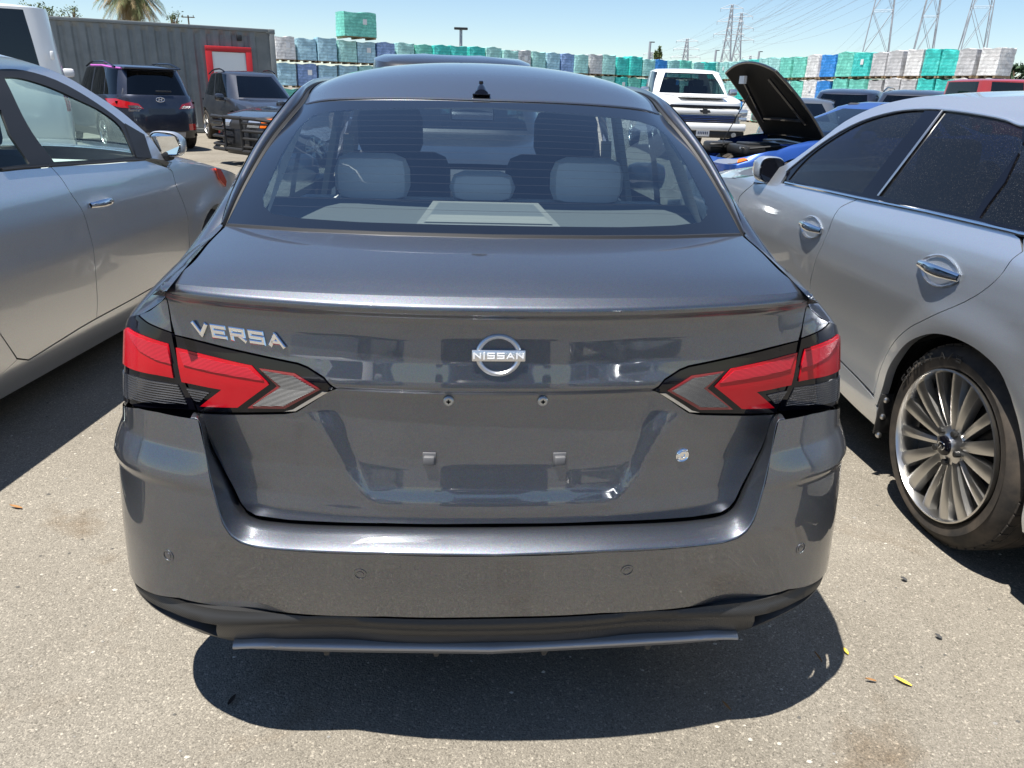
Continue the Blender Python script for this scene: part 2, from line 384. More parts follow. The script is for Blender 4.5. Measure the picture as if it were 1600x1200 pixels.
# ------------------------------------------------------------------ wheels
def wheel_parts(parent, c, R, width, rim_r, side, style='five', rot=0.0, rimmat=None, n=48, steer=0.0):
    """a wheel (tyre > rim) at c (outer face centre); side=-1: faces -x, +1: faces +x"""
    w = bpy.data.objects.new("wheel", None); COL.objects.link(w); w.parent = parent; w.location = c; w.rotation_euler = (0, 0, steer)
    ax = np.array([float(side), 0, 0]); t = MB()
    sh = R*0.965
    prof = [(-width+0.02, rim_r), (-width, rim_r+0.02), (-width, R*0.9), (-width+0.03, sh), (-width*0.8, R), (-width*0.5, R*1.003), (-width*0.2, R), (-0.03, sh+0.004), (-0.012, R*0.93),
            (0.0, R*0.86), (0.001, (R+rim_r)/2), (-0.006, rim_r+0.012), (-0.018, rim_r)]
    t.lathe(prof, n*2, ax, (0, 0, 0))
    for j in range(n):                       # tread blocks
        q = 2*math.pi*j/n
        for p in (-0.052, -width+0.052):
            cc = np.array([side*p, math.cos(q)*R*0.99, math.sin(q)*R*0.99]); rad = np.array([0, math.cos(q), math.sin(q)]); tan = np.array([0, -math.sin(q), math.cos(q)])
            t.box(cc, (0.035, 2*math.pi*R/n*0.80, 0.010), R=np.stack([[1, 0, 0], tan, rad], -1))
    for pr_ in (-width*0.38, -width*0.62):
        t.lathe([(pr_-0.02, R*1.0), (pr_-0.02, R*1.012), (pr_+0.02, R*1.012), (pr_+0.02, R*1.0)], n*2, ax)
    fix(t.build("tyre", RUBBER, w, sharp=28))
    rm = rimmat or SATIN; r = MB()
    r.lathe([(-width+0.03, rim_r*0.96), (-0.10, rim_r*0.955), (-0.03, rim_r*0.962), (-0.006, rim_r*0.968), (0.004, rim_r*0.985), (0.002, rim_r*1.005), (-0.012, rim_r*1.0)], 72, ax)
    def spoke(a, wd0, wd1, dp0=-0.03, dp1=-0.012, tw=0.0, r0=0.05, r1=0.965, th=0.03):
        K = 7; P = []
        for i in range(K):
            f = i/(K-1); rr = r0+(rim_r*r1-r0)*f; aa = a+tw*f; wd = wd0+(wd1-wd0)*f; dp = dp0+(dp1-dp0)*f+0.006*math.sin(math.pi*f)
            rad = np.array([0, math.cos(aa), math.sin(aa)]); tan = np.array([0, -math.sin(aa), math.cos(aa)])
            cc = rad*rr; row = [cc-tan*wd/2+ax*(dp-th), cc-tan*wd*0.42+ax*(dp-0.003), cc+ax*(dp+0.003), cc+tan*wd*0.42+ax*(dp-0.003), cc+tan*wd/2+ax*(dp-th)]
            P.append(row)
        r.grid(np.array(P))
    if style == 'multi':
        for k in range(5):
            a = rot+2*math.pi*k/5
            for sg in (-1, 1):
                spoke(a+sg*0.17, 0.034, 0.062, tw=sg*0.03, r0=0.055)
            spoke(a+math.pi/5, 0.024, 0.046, -0.038, -0.016, r0=0.05)
    elif style == 'steel':
        r.lathe([(-0.05, rim_r*0.92), (-0.03, rim_r*0.6), (-0.045, rim_r*0.3), (-0.02, 0.02)], 36, ax)
    else:
        for k in range(5):
            a = rot+2*math.pi*k/5
            for sg in (-1, 1): spoke(a+sg*0.14, 0.045, 0.04, tw=sg*0.08)
    r.lathe([(-0.06, 0.072), (-0.03, 0.068), (-0.022, 0.045), (-0.012, 0.036), (-0.010, 0.0)], 32, ax)
    ro = r.build("rim", rm, w, sharp=40); fix(ro)
    d = MB(); d.lathe([(-0.075, rim_r*0.93), (-0.075, 0.02)], 48, ax)
    d.lathe([(-0.066, rim_r*0.72), (-0.066, 0.08)], 48, ax)
    d.build("brake_disc", DARKSTEEL, w); cp = MB(); cp.lathe([(-0.012, 0.034), (-0.006, 0.033), (-0.003, 0.028), (-0.003, 0.0)], 32, ax); cp.build("hub_cap", BLACKGLOSS, w)
    for k in range(5):
        a = rot+2*math.pi*k/5+0.31; nb = MB()
        nb.lathe([(-0.04, 0.011), (-0.012, 0.011), (-0.010, 0.008), (-0.010, 0)], 8, ax, (0, math.cos(a)*0.057, math.sin(a)*0.057))
        nb.build("wheel_nut", DARKSTEEL, w)
    return w
DARKSTEEL = mat("dark_steel", (0.06, 0.06, 0.06), 0.45, 0.8)
# ------------------------------------------------------------------ the grey sedan in front of the camera
RED = mat("red_lens", (0.44, 0.004, 0.012), 0.2, 0, 0.15, 0.55)
RED2 = mat("dark_red_lens", (0.22, 0.006, 0.012), 0.14, 0, 0.5, 1.0)
def lens_tex(m, sc, strength, d):
    w = nd(m, "ShaderNodeTexWave", bands_direction='Z'); w.inputs["Scale"].default_value = sc; ln(m, objco(m), w.inputs["Vector"])
    bump(m, w.outputs[0], strength, d); return w
lens_tex(RED, 210, 0.10, 0.001)
REDR = mat("ribbed_red_lens", (0.46, 0.014, 0.028), 0.22, 0, 0.25, 0.6); lens_tex(REDR, 120, 0.35, 0.0014)
CLEAR = mat("clear_lens", (0.10, 0.10, 0.105), 0.22, 0.7, 0.5, 1.0); lens_tex(CLEAR, 60, 1.0, 0.005)
CLEARX = mat("clear_lens_grid", (0.12, 0.122, 0.125), 0.25, 0.6, 0.5, 1.0); lens_tex(CLEARX, 120, 1.0, 0.003)
CARB = mat("textured_black_plastic", (0.028, 0.028, 0.028), 0.42, 0, 0.5)
def carb():
    w = nd(CARB, "ShaderNodeTexWave", bands_direction='DIAGONAL'); w.inputs["Scale"].default_value = 120; ln(CARB, objco(CARB), w.inputs["Vector"])
    bump(CARB, w.outputs[0], 0.3, 0.001)
carb()
GLASS_R = glass("rear_glass", (0.80, 0.91, 0.95), 0.19)
FRIT = mat("black_window_print", (0.006, 0.007, 0.009), 0.05, 0, 1.0, 1.0)
GLASS_S = glass("side_glass", (0.36, 0.47, 0.50), 0.06)
GLASS_F = glass("front_glass", (0.75, 0.85, 0.86), 0.03)
CLOTH = mat("grey_seat_cloth", (0.58, 0.57, 0.54), 0.95, 0, 0.2); CLOTHD = mat("dark_seat_cloth", (0.05, 0.052, 0.058), 0.9, 0, 0.2)
BEIGE = mat("pale_trim", (0.34, 0.32, 0.27), 0.8); SHELF = mat("parcel_shelf_felt", (0.095, 0.098, 0.092), 0.95)
def grain(m, sc=500, s=0.3, d=0.001):
    n = noise(m, sc, 2, 0.6, objco(m)); bump(m, n.outputs[0], s, d)
for _m in (CLOTH, CLOTHD, SHELF, BEIGE): grain(_m)

class Plan:
    def __init__(s, pts):
        s.sp = Spl(np.c_[np.array(pts, float), np.zeros(len(pts))]); s.L = s.sp.L
    def at(s, u):
        a = np.abs(u); p = s.sp(a/s.L)[..., :2]; h = 0.02
        t = s.sp((a+h)/s.L)[..., :2]-s.sp((a-h)/s.L)[..., :2]
        t = t/(np.linalg.norm(t, axis=-1, keepdims=True)+1e-12)
        t = np.where((a < h)[..., None], np.array([1., 0.]), t); t = np.where((a > s.L-h)[..., None], np.array([-1., 0.]), t)
        n = np.stack([t[..., 1], -t[..., 0]], -1); sg = np.where(u < 0, -1., 1.)
        return p, n, sg
def pchip(z, zs, vs): return np.interp(z, zs, vs)
VP = Plan([(0, -.075), (.15, -.071), (.3, -.056), (.45, -.027), (.58, .008), (.68, .05), (.765, .105), (.822, .175), (.853, .27), (.868, .40), (.872, .6), (.875, 1.2), (.875, 2.4), (.87, 3.3), (.85, 3.75), (.80, 4.05), (.70, 4.25), (.5, 4.36), (.25, 4.41), (0, 4.425)])
lidZ = [.30, .58, .60, .632, .70, .80, .868, .874, .885, .93, .98, 1.012, 1.024, 1.031, 1.0365, 1.042, 1.058, 1.07]
lidI = [.095, .080, .077, .084, .092, .094, .098, .099, .100, .109, .115, .115, .108, .098, .094, .098, .126, .147]
recZ = [.30, .60, .617, .632, .66, .72, .80, .850, .866, .871, .876]
recI = [.095, .078, .078, .080, .094, .112, .124, .126, .122, .110, .099]
sidZ = [.20, .34, .50, .60, .655, .672, .70, .738, .80, .93, .97, 1.06]
sidI = [.045, -.013, -.006, .002, .007, .0, .010, .028, .036, .058, .075, .14]
bumZ = [.20, .36, .46, .52, .552, .562, .575, .60, .66, .74, 1.0]
bumI = [.09, .038, .016, .007, .001, .0, .0, .004, .012, .03, .1]
def smooth1(f, z, h):
    return (f(z-h)+2*f(z-h/2)+2*f(z)+2*f(z+h/2)+f(z+h))/8
def veh(u, z, kind):
    P, n, sg = VP.at(u); a = np.abs(u)
    wc = sst(a, .66, .98) if kind == 'lid' else sst(a, .50, .76) if kind == 'bum' else sst(a, .30, .68)
    iS = smooth1(lambda q: pchip(q, sidZ, sidI), z, .006)
    if kind == 'lid':
        x = P[..., 0]; iR = smooth1(lambda q: pchip(q, lidZ, lidI), z, .004)
        iC = smooth1(lambda q: pchip(q, recZ, recI), z, .007)
        xo = np.interp(z, [.60, .622, .69, .78, .822, .85, .875], [.20, .275, .325, .374, .408, .40, .37])
        xi = np.interp(z, [.60, .628, .69, .75, .80, .85, .875], [.17, .255, .286, .304, .314, .328, .335])
        m_ = 1-sst(x, xi-.004, xo+.002); iR = iR+(iC-iR)*m_*.6*(z < .8765)
    elif kind == 'val':
        iR = np.interp(z, [.20, .24, .262, .27, .305, .325, .345, .352, .37], [.16, .118, .108, .102, .076, .070, .050, .046, .055]); iS = np.interp(z, [.20, .24, .28, .32, .345, .37], [.11, .060, .022, -.002, -.010, .002])
    else: iR = smooth1(lambda q: pchip(q, bumZ, bumI), z, .004)
    i = iR*(1-wc)+iS*wc+.10*sst(a, .97, 1.25)*(1-sst(a, 3.6, 4.2))*sst(.58-z, 0, .22)
    X = P-n*i[..., None]
    return np.stack([X[..., 0]*sg, X[..., 1], z+0*X[..., 0]], -1)
BL = Fn(lambda u, z: veh(u, z, 'lid'), (-1.5, 1.5, .45, 1.06))
BB = Fn(lambda u, z: veh(u, z, 'bum'), (-1.5, 1.5, .25, .80))
BV = Fn(lambda u, z: veh(u, z, 'val'), (-1.2, 1.2, .2, .42))
for _s in (BL, BB, BV): _s.face = 1
def sm(uv, n=4): return [tuple(p) for p in crom(np.array(uv, float), n)] if len(uv) > 2 else list(uv)
def both(uv): return [(-u, v) for u, v in uv][::-1]

def main_car():
    C = thing("grey_sedan", "dark grey metallic sedan seen square from behind, without a licence plate", "car")
    def half(sf, pts, **k): return tr(sf, pts, **k)
    def sym(sf, pts):            # left half traced from outer edge to the centre line; mirrored
        L = tr(sf, pts); L = [(min(u, 0), v) for u, v in L]; L[-1] = (0.0, L[-1][1]); L[0] = L[0]
        return L+[(-u, v) for u, v in L[:-1]][::-1]
    # ---- trunk lid: lip, face with the sunken plate area
    gapL = [(262, 458), (262, 471), (267, 500), (273, 524)]
    lamp_top = [(274, 523), (324, 536), (382, 550), (466, 568), (481, 574), (506, 590), (525, 607)]
    lamp_bot = [(513, 611), (463, 643), (445, 646), (380, 647), (311, 645)]
    gapB = [(322, 675), (333, 702), (347, 730), (362, 757), (375, 784), (386, 798), (400, 806), (450, 813), (600, 818), (761, 819)]
    up = tr(BL, [(262, 471), (267, 500), (273, 524)]+lamp_top[1:]); bt = tr(BL, lamp_bot); gb = tr(BL, gapB)
    zl = 1.058
    u0 = up[0][0]
    Lh = [(u0-.002, zl-.0062)]+up+bt+gb; Lh[-1] = (0.0, Lh[-1][1])
    full = Lh+[(-u, v) for u, v in Lh[:-1]][::-1]
    nT = 16; topz = [(-u0*(1-2*i/nT), zl+.0018-.008*abs(1-2*i/nT)**2) for i in range(1, nT)]
    full = full+topz
    PBl = PB().add(panel_geo(BL, full, st=.011, flange=.014, gap=.0018))
    # deck of the lid
    lipc = [BL(u, zl-.008*abs(u/u0)**2) for u in np.linspace(0, -u0, 9)]
    gy = np.array([.586, .1]); 
    lc = BL(-u0, zl-.008); GL = [tuple(lc), (.640, .25, 1.066), (.648, .42, 1.083), (.652, .572, 1.096)]
    WB = [(0, .415, 1.107), (.25, .432, 1.106), (.45, .475, 1.103), (.58, .53, 1.099), (.652, .572, 1.096)]
    lipc[-1] = np.array(GL[0])
    deck = Coons(mir(lipc), mir(WB), [(-x, y, z) for x, y, z in GL], GL, bulge=.006)
    g = patch_geo(deck, 60, 24, .002, .998, 0, .985); PBl.add(g)
    lid = PBl.build("trunk_lid", GUN, C)
    # ---- glass
    GS = [(.652, .580, 1.098), (.628, .76, 1.195), (.595, .94, 1.287), (.549, 1.125, 1.371)]
    WBg = [(x, y+.012, z+.003) for x, y, z in WB]; WBg[-1] = GS[0]
    RR = [(0, 1.005, 1.3965), (.2, 1.012, 1.396), (.38, 1.04, 1.390), (.48, 1.075, 1.382), (.549, 1.125, 1.371)]
    glassS = Coons(mir(WBg), mir(RR), [(-x, y, z) for x, y, z in GS], GS, bulge=.012, bdir=(0, -.5, .8))
    inner = [(412, 322), (425, 334), (470, 341), (560, 347), (660, 350), (760, 352)]
    innL = [(560, 171), (515, 174), (488, 181), (467, 198), (440, 241), (422, 280), (410, 308)]
    iu = tr(glassS, innL+inner); iu[-1] = (0.5, iu[-1][1]); tu = tr(glassS, [(760, 168), (650, 169)])
    tu[0] = (.5, tu[0][1])
    hl = tu[1:]+iu
    inner_full = hl+[(1-u, v) for u, v in hl[:-1]][::-1]+[tu[0]]
    inner_full = [p for p in inner_full]
    edge = [(.0, .004), (1, .004), (1, .995), (0, .995)]
    sb_ = MB(); sb_.tube([(x*.995, y-.006, z-.006) for x, y, z in mir(WBg)], .009, 6); sb_.build("window_seal", BLACK, C)
    panel("rear_window", GLASS_R, C, glassS, inner_full, st=.03, flange=0, off=0)
    rw = C.children[-1]
    panel("window_border", FRIT, rw, glassS, edge, st=.03, flange=.004, holes=[inner_full])
    # heating lines: thin wires on the inside of the pane
    hb = MB(); vi = [v for u, v in inner_full]; v0, v1 = min(vi), max(vi)
    ip = np.array(inner_full)
    for k in range(14):
        v = v0+(v1-v0)*(0.10+0.80*k/13); us = np.linspace(0.02, .98, 90); ok = inpoly(np.c_[us, 0*us+v], ip)
        us = us[ok]; us = np.linspace(us[0]+.012, us[-1]-.012, 40)
        P = glassS(us, v+0*us)-nrm(glassS, us, v+0*us)*.004; hb.tube(P, .00032, 4)
    hb.build("heating_line", mat("heater_copper", (0.05, 0.03, 0.025), 0.8), rw)
    # antenna in glass at the right edge (fine grid)
    # ---- roof
    RAIL = [(.549, 1.125, 1.371), (.566, 1.40, 1.417), (.574, 1.85, 1.444), (.56, 2.25, 1.432), (.535, 2.5, 1.385)]
    HD = [(0, 2.62, 1.432), (.25, 2.60, 1.426), (.42, 2.56, 1.412), (.535, 2.5, 1.385)]
    RR2 = [(x, y+.006, z+.004) for x, y, z in RR]; RR2[-1] = RAIL[0]
    roofS = Coons(mir(RR2), mir(HD), [(-x, y, z) for x, y, z in RAIL], RAIL, bulge=.040)
    V, Fs, N = patch_geo(roofS, 60, 60, .004, .996, 0, 1); roof = mk("roof", V, Fs, GUN, C, True, N)
    e = MB(); us = np.linspace(.01, .99, 50); e.tube(roofS(us, us*0)+np.array([0, -.003, -.003]), .0045, 8); e.build("roof_edge_trim", GUN, roof)
    V, Fs, N = patch_geo(roofS, 30, 30, .01, .99, .04, .99, off=-.03, flip=False); mk("headlining", V, [f[::-1] for f in Fs], BEIGE, C)
    # black ditch seam between roof / glass and pillars
    OUT = [(.675, .60, 1.088), (.678, .70, 1.142), (.652, .90, 1.262), (.600, 1.12, 1.378), (.598, 1.40, 1.424), (.604, 1.85, 1.449), (.588, 2.25, 1.434), (.565, 2.5, 1.388)]
    INN = [(.655, .578, 1.092), (.632, .76, 1.188), (.599, .94, 1.281), (.553, 1.125, 1.367), (.571, 1.40, 1.414), (.579, 1.85, 1.441), (.565, 2.25, 1.429), (.540, 2.5, 1.382)]
    sIn, sOut = Spl(INN), Spl(OUT)
    for sg in (-1, 1):
        t = np.linspace(0, 1, 80); a, b = sIn(t), sOut(t)
        # seam (black rubber channel) then painted pillar strip rolled over outwards
        rows = []
        for f, dz in ((.0, .002), (.18, -.006), (.34, -.004)): 
            p = a+(b-a)*f; p[:, 2] += dz; rows.append(p)
        P = np.stack(rows, 1)*np.array([sg, 1, 1]); mbk = MB(); mbk.grid(P if sg < 0 else P[:, ::-1]); mbk.build("roof_seam", BLACK, C)
        rows = []
        for f, dz, dx in ((.36, -.006, 0), (.38, .005, 0), (.52, .011, 0), (.75, .008, 0), (1.0, -.004, 0), (1.10, -.03, .010), (1.14, -.06, .022)):
            p = a+(b-a)*f; p[:, 2] += dz; p[:, 0] += dx; rows.append(p)
        P = np.stack(rows, 1)*np.array([sg, 1, 1]); mbk = MB(); mbk.grid(P if sg < 0 else P[:, ::-1]); mbk.build("pillar", GUN, C, sharp=60)
    # ---- quarter panels: shoulders, side greenhouse, body sides
    zt = lambda s: np.interp(s, [0.55, .66, .74, .82, .90, .98, 1.1, 2.0, 4.3, 4.9], [1.05, 1.045, 1.022, .985, .962, .95, .945, .95, .93, .78])
    body = PB(); black = PB()
    lz = tr(BL, [(216, 491), (232, 505), (269, 520)])     # top edge of the outer lamp
    lbz = tr(BL, [(308, 642)])[0]
    s1 = [(-1.16, .93), (-1.02, .935)]+lz
    for sg in (1, -1):
        R_ = [(sg*u, v) for u, v in s1]
        # small face between the lid gap and the lamp, up to the crease
        crease = [(sg*s_, float(zt(-s_))+.0) for s_ in np.linspace(-1.16, -.668, 14)]
        top = crease[::-1]
        o = R_+[(sg*tr(BL, [(259, 477)])[0][0], .0+float(zt(.667)))]+top[1:]
        body.add(panel_geo(BL, o, st=.012, flange=.012, gap=.0015))
        # shoulder
        ss = np.linspace(.667, 1.9, 16); low = [BL(s_, float(zt(s_))) for s_ in ss]
        low = [np.array(p) for p in low]; low[0] = np.array([.652, .105, 1.046])
        hi = [(.6345, .101, 1.050), (.6435, .25, 1.066), (.652, .42, 1.083), (.662, .58, 1.094), (.678, .66, 1.105), (.72, .95, 1.06), (.76, 1.25, 1.03)]
        sh = Coons(low, hi, [low[0], hi[0]], [low[-1], hi[-1]], bulge=.014, bdir=(.7, 0, .7))
        V, Fs, N = patch_geo(sh, 40, 12, 0, 1, 0, 1, flip=False)
        if sg < 0: V = V*np.array([-1, 1, 1]); N = N*np.array([-1, 1, 1])
        # orient outward
        c_ = N[:, 2].mean()
        if c_ < 0: N = -N
        a0 = V[Fs[0][1]]-V[Fs[0][0]]; b0 = V[Fs[0][3]]-V[Fs[0][0]]
        if np.cross(a0, b0)[2] < 0: Fs = [f[::-1] for f in Fs]
        body.add((V, Fs, N))
        # flank behind and ahead of the wheel (hidden from here, kept whole)
        def arch(cx, r): return [(cx+r*math.cos(q), .32+r*math.sin(q)) for q in np.linspace(math.pi, 0, 16)]
        smap = Spl(np.c_[VP.sp.D]); yy = VP.sp.D[:, 1]; dd = VP.sp.t*VP.L
        sy = lambda y: float(np.interp(y, yy[:-1], dd[:-1]))
        ra = [(sg*sy(y), z) for y, z in arch(1.0, .345)]; fa = [(sg*sy(y), z) for y, z in arch(3.62, .345)]
        o = [(sg*1.16, .34), (sg*sy(.655), .30)]+ra+[(sg*sy(1.35), .22), (sg*sy(3.27), .22)]+fa+[(sg*sy(3.97), .24), (sg*(VP.L-.0), .24)]
        o += [(sg*VP.L, .76)]+[(sg*s_, float(zt(s_))) for s_ in np.linspace(VP.L-.2, 1.165, 40)]
        body.add(panel_geo(BL, o, st=.06, flange=.0))
        # belt-to-rail side: pillars and side windows
        belt = [BL(sg*s_, float(zt(s_))) for s_ in np.linspace(1.0, 3.85, 24)]
        rail = sOut(np.linspace(.0, 1, 30))*np.array([sg, 1, 1])
        ge = [(sg*.70, 3.30, .99), (sg*.62, 2.85, 1.20), tuple(rail[-1])]
        side = Coons(belt+[np.array([sg*.83, 3.35, .95])], rail, [belt[0], rail[0]], [(sg*.83, 3.35, .95), tuple(rail[-1])], bulge=.012, bdir=(sg, 0, 0))
        fl = sg > 0
        win1 = [(.30, .10), (.56, .08), (.56, .93), (.36, .90), (.27, .5)]; win2 = [(.60, .08), (.93, .06), (.93, .9), (.60, .93)]
        gs_ = panel_geo(side, [(0, 0), (1, 0), (1, 1), (0, 1)], st=.05, flange=0, holes=[win1, win2], flip=not fl)
        body.add(gs_)
        for wv in (win1, win2): panel("side_window", GLASS_S, C, side, wv, st=.06, flange=0, flip=not fl)
    # nose: hood, windscreen
    COW = [(0, 3.42, .985), (.35, 3.40, .98), (.6, 3.33, .965), (.76, 3.22, .95)]
    HD2 = HD[:-1]+[(.552, 2.505, 1.378)]
    AP = [(.76, 3.22, .95), (.70, 3.0, 1.10), (.62, 2.72, 1.28), (.552, 2.505, 1.378)]
    ws = Coons(mir(COW), mir(HD2), [(-x, y, z) for x, y, z in AP], AP, bulge=.03, bdir=(0, .6, .8))
    panel("windscreen", GLASS_F, C, ws, [(.05, .04), (.95, .04), (.95, .97), (.05, .97)], st=.08, flange=0, flip=True)
    panel("window_border", BLACKGLOSS, C.children[-1], ws, [(0, 0), (1, 0), (1, 1), (0, 1)], st=.08, flange=0, flip=True, holes=[[(.05, .04), (.95, .04), (.95, .97), (.05, .97)]])
    nose = [BL(s_, .76) for s_ in np.linspace(VP.L, VP.L-.75, 8)]
    HS = [tuple(nose[-1]), (.83, 3.7, .86), (.80, 3.4, .93), (.76, 3.22, .95)]
    hood = Coons(mir(nose), mir(COW), [(-x, y, z) for x, y, z in HS], HS, bulge=.03)
    V, Fs, N = patch_geo(hood, 30, 20, flip=True); mk("hood", V, Fs, GUN, C, True, N)
    bo = body.build("body", GUN, C)
    # ---- lamps
    def lamp(traces_in, cont_uv, name, flip):
        pass
    hous_o = tr(BL, [(269, 520), (232, 505), (216, 491)])+[(-1.02, .935), (-1.16, .925), (-1.17, .76), (-1.06, .742)]+tr(BL, [(203, 629), (212, 635), (247, 638), (308, 641), (281, 575), (272, 536)])
    red_o = tr(BL, [(264, 537), (225, 524), (203, 512)])+[(-1.02, .900), (-1.14, .895), (-1.14, .835)]+tr(BL, [(199, 571), (247, 585), (273, 590), (268, 560)])
    clr_o = tr(BL, [(279, 601), (209, 586)])+[(-1.04, .818), (-1.14, .818), (-1.14, .772)]+tr(BL, [(202, 622), (294, 631)])
    hous_i = tr(BL, [(274, 524), (324, 537), (382, 551), (466, 569), (481, 575), (506, 591), (524, 607), (513, 610), (463, 641), (445, 644), (310, 643), (301, 619), (281, 568)])
    red_i = tr(BL, [(277, 543), (337, 558), (394, 571), (422, 600), (373, 636), (315, 634), (348, 608), (286, 596)])
    tri_i = tr(BL, [(292, 605), (329, 613), (313, 628), (304, 624)])
    tip_r = tr(BL, [(406, 575), (461, 583), (501, 607), (446, 638), (388, 637), (434, 603)])
    tip_i = tr(BL, [(411, 578), (460, 587), (494, 607), (445, 633), (396, 633), (441, 603)])
    trim = tr(BL, [(446, 642), (459, 639), (503, 611), (513, 610.5), (463, 641.5)])
    facet_o = tr(BL, [(203, 516), (264, 541), (270, 568), (247, 562), (222, 548)])
    facet_i = tr(BL, [(282, 548), (390, 574), (414, 594), (360, 585), (290, 570)])
    for sg in (1, -1):
        f = (lambda uv: uv) if sg > 0 else both
        t1 = panel("tail_lamp", BLACKGLOSS, C, BL, f(hous_o), st=.012, flange=.03, off=.0015, gap=.0012)
        panel("red_lens", RED, t1, BL, f(red_o), st=.012, flange=.004, off=.0045)
        panel("ribbed_lens", REDR, t1, BL, f(facet_o), st=.012, flange=.003, off=.0062)
        panel("clear_lens", CLEAR, t1, BL, f(clr_o), st=.012, flange=.004, off=.004)
        t2 = panel("tail_lamp", BLACKGLOSS, C, BL, f(hous_i), st=.010, flange=.03, off=.0015, gap=.0012)
        panel("red_lens", RED, t2, BL, f(red_i), st=.010, flange=.004, off=.0045)
        panel("ribbed_lens", REDR, t2, BL, f(facet_i), st=.010, flange=.003, off=.0062)
        panel("clear_lens", CLEAR, t2, BL, f(tri_i), st=.010, flange=.003, off=.004)
        panel("red_lens", RED2, t2, BL, f(tip_r), st=.010, flange=.003, off=.0035)
        panel("clear_lens", CLEARX, t2, BL, f(tip_i), st=.010, flange=.003, off=.0060)
        panel("lamp_trim", SATIN, t2, BL, f(trim), st=.010, flange=.003, off=.004)
    # ---- bumper
    cre = [(300, 641), (309, 652), (322, 715), (334, 772), (348, 820), (360, 838), (376, 849), (400, 856), (480, 863), (600, 867), (762, 870)]
    gap_in = [(309, 643.5), (316, 651), (330, 698), (345, 729), (360, 760), (373, 788), (385, 801), (400, 809), (450, 816), (600, 821), (762, 822)]
    cu = tr(BB, cre); cu[-1] = (0.0, cu[-1][1]); gi = tr(BL, gap_in); gi[-1] = (0.0, gi[-1][1])
    bot = tr(BB, [(212, 912), (280, 934), (380, 952), (480, 960), (600, 963), (763, 964)]); bot[-1] = (0.0, bot[-1][1])
    tl = tr(BB, [(247, 641), (216, 638)])
    Lh = [(-1.17, .738), (-1.05, .738)]+tl[::-1]+cu+bot[::-1]
    zb = bot[0][1]
    out = [(-1.17, .738), (-1.05, .738), tl[1], tl[0]]+cu+[(-u, v) for u, v in cu[:-1]][::-1]+[(-u, v) for u, v in (tl[0], tl[1])]+[(1.05, .738), (1.17, .738), (1.17, zb)]+[(-u, v) for u, v in bot[:-1]]+bot[::-1]+[(-1.17, zb)]
    bp = PB().add(panel_geo(BB, out, st=.014, flange=.0))
    c3 = Spl([BB(u, v) for u, v in cu]); g3 = Spl([BL(u, v)+np.array([0, -.002, -.002]) for u, v in gi]); t = np.linspace(0, 1, 110)
    A, Bq = c3(t), g3(t); f = np.array([0, .015, .035, .06, .09, .13, .2, .35, .5, .65, .8, .92, .97, 1.0])
    sink = .010*np.sin(np.pi*np.clip(f, 0, 1))
    P = A[:, None]*(1-f)[None, :, None]+Bq[:, None]*f[None, :, None]; P[..., 2] += sink[None]*0.7
    P[:, -1, 1] += .012; P[:, -1, 2] -= .004
    dP = np.gradient(P, axis=0); dQ = np.gradient(P, f, axis=1); N = np.cross(dQ, dP); N /= np.linalg.norm(N, axis=-1, keepdims=True)+1e-12
    if N[-1, 5, 2] < 0: N = -N
    N[..., 0] *= (1-sst(t, .90, 1.0))[:, None]
    uvn = np.array([nrm(BB, *cu[0]), nrm(BB, *cu[-1])])
    nb_ = np.stack([nrm(BB, np.array(np.interp(t, np.linspace(0, 1, len(cu)), [c[0] for c in cu])), np.array(np.interp(t, np.linspace(0, 1, len(cu)), [c[1] for c in cu])))], 0)[0]
    wgt = sst(f, 0, .10)[None, :, None]; N = nb_[:, None]*(1-wgt)+N*wgt; N /= np.linalg.norm(N, axis=-1, keepdims=True)
    a_, b_ = P.shape[:2]; Fs = [(i*b_+j, (i+1)*b_+j, (i+1)*b_+j+1, i*b_+j+1) for i in range(a_-1) for j in range(b_-1)]
    fn = np.cross(P[-1, 6]-P[-2, 6], P[-2, 7]-P[-2, 6]); 
    if fn[2] < 0: Fs = [q[::-1] for q in Fs]
    bp.add((P.reshape(-1, 3), Fs, N.reshape(-1, 3)))
    mx = np.array([-1, 1, 1]); bp.add((P.reshape(-1, 3)*mx, [q[::-1] for q in Fs], N.reshape(-1, 3)*mx))
    bumper = bp.build("rear_bumper", GUN, C)
    # ---- lower valance
    vt = tr(BV, [(214, 916), (280, 937), (380, 955), (480, 963), (600, 966), (763, 967)]); vb = tr(BV, [(230, 941), (267, 967), (305, 984), (361, 1001), (412, 1001), (580, 1008), (757, 1010)])
    vt[-1] = (0.0, vt[-1][1]); vb[-1] = (0.0, vb[-1][1])
    lp = lambda i, f: (vt[i][0]+(vb[i][0]-vt[i][0])*f, vt[i][1]+(vb[i][1]-vt[i][1])*f)
    hole = [lp(0, .40), lp(1, .40), lp(2, .42), ((lp(2, .85)[0]+lp(3, .85)[0])/2, (lp(2, .85)[1]+lp(3, .85)[1])/2), lp(2, .84), lp(1, .80)]
    o = [(-1.1, vt[0][1])]+vt+[(-u, v) for u, v in vt[:-1]][::-1]+[(1.1, vt[0][1]), (1.1, vb[0][1])]+[(-u, v) for u, v in vb[:-1]]+vb[::-1]+[(-1.1, vb[0][1])]
    va = panel("rear_valance", CARB, C, BV, o, st=.014, flange=.02, holes=[hole, both(hole)])
    for hh in (hole, both(hole)): panel("vent_pocket", DARK, va, BV, shrink(np.array(hh), -.022), st=.03, flange=0, off=-.022)
    st = tr(BV, [(366, 998), (412, 996.5), (450, 997.5), (580, 1001), (757, 1003)]); st[-1] = (0.0, st[-1][1])
    sp3 = Spl([BV(u, v)+nrm(BV, u, v)*.012 for u, v in st]); t = np.linspace(0, 1, 60); c_ = sp3(t); c_[0, 2] -= .0
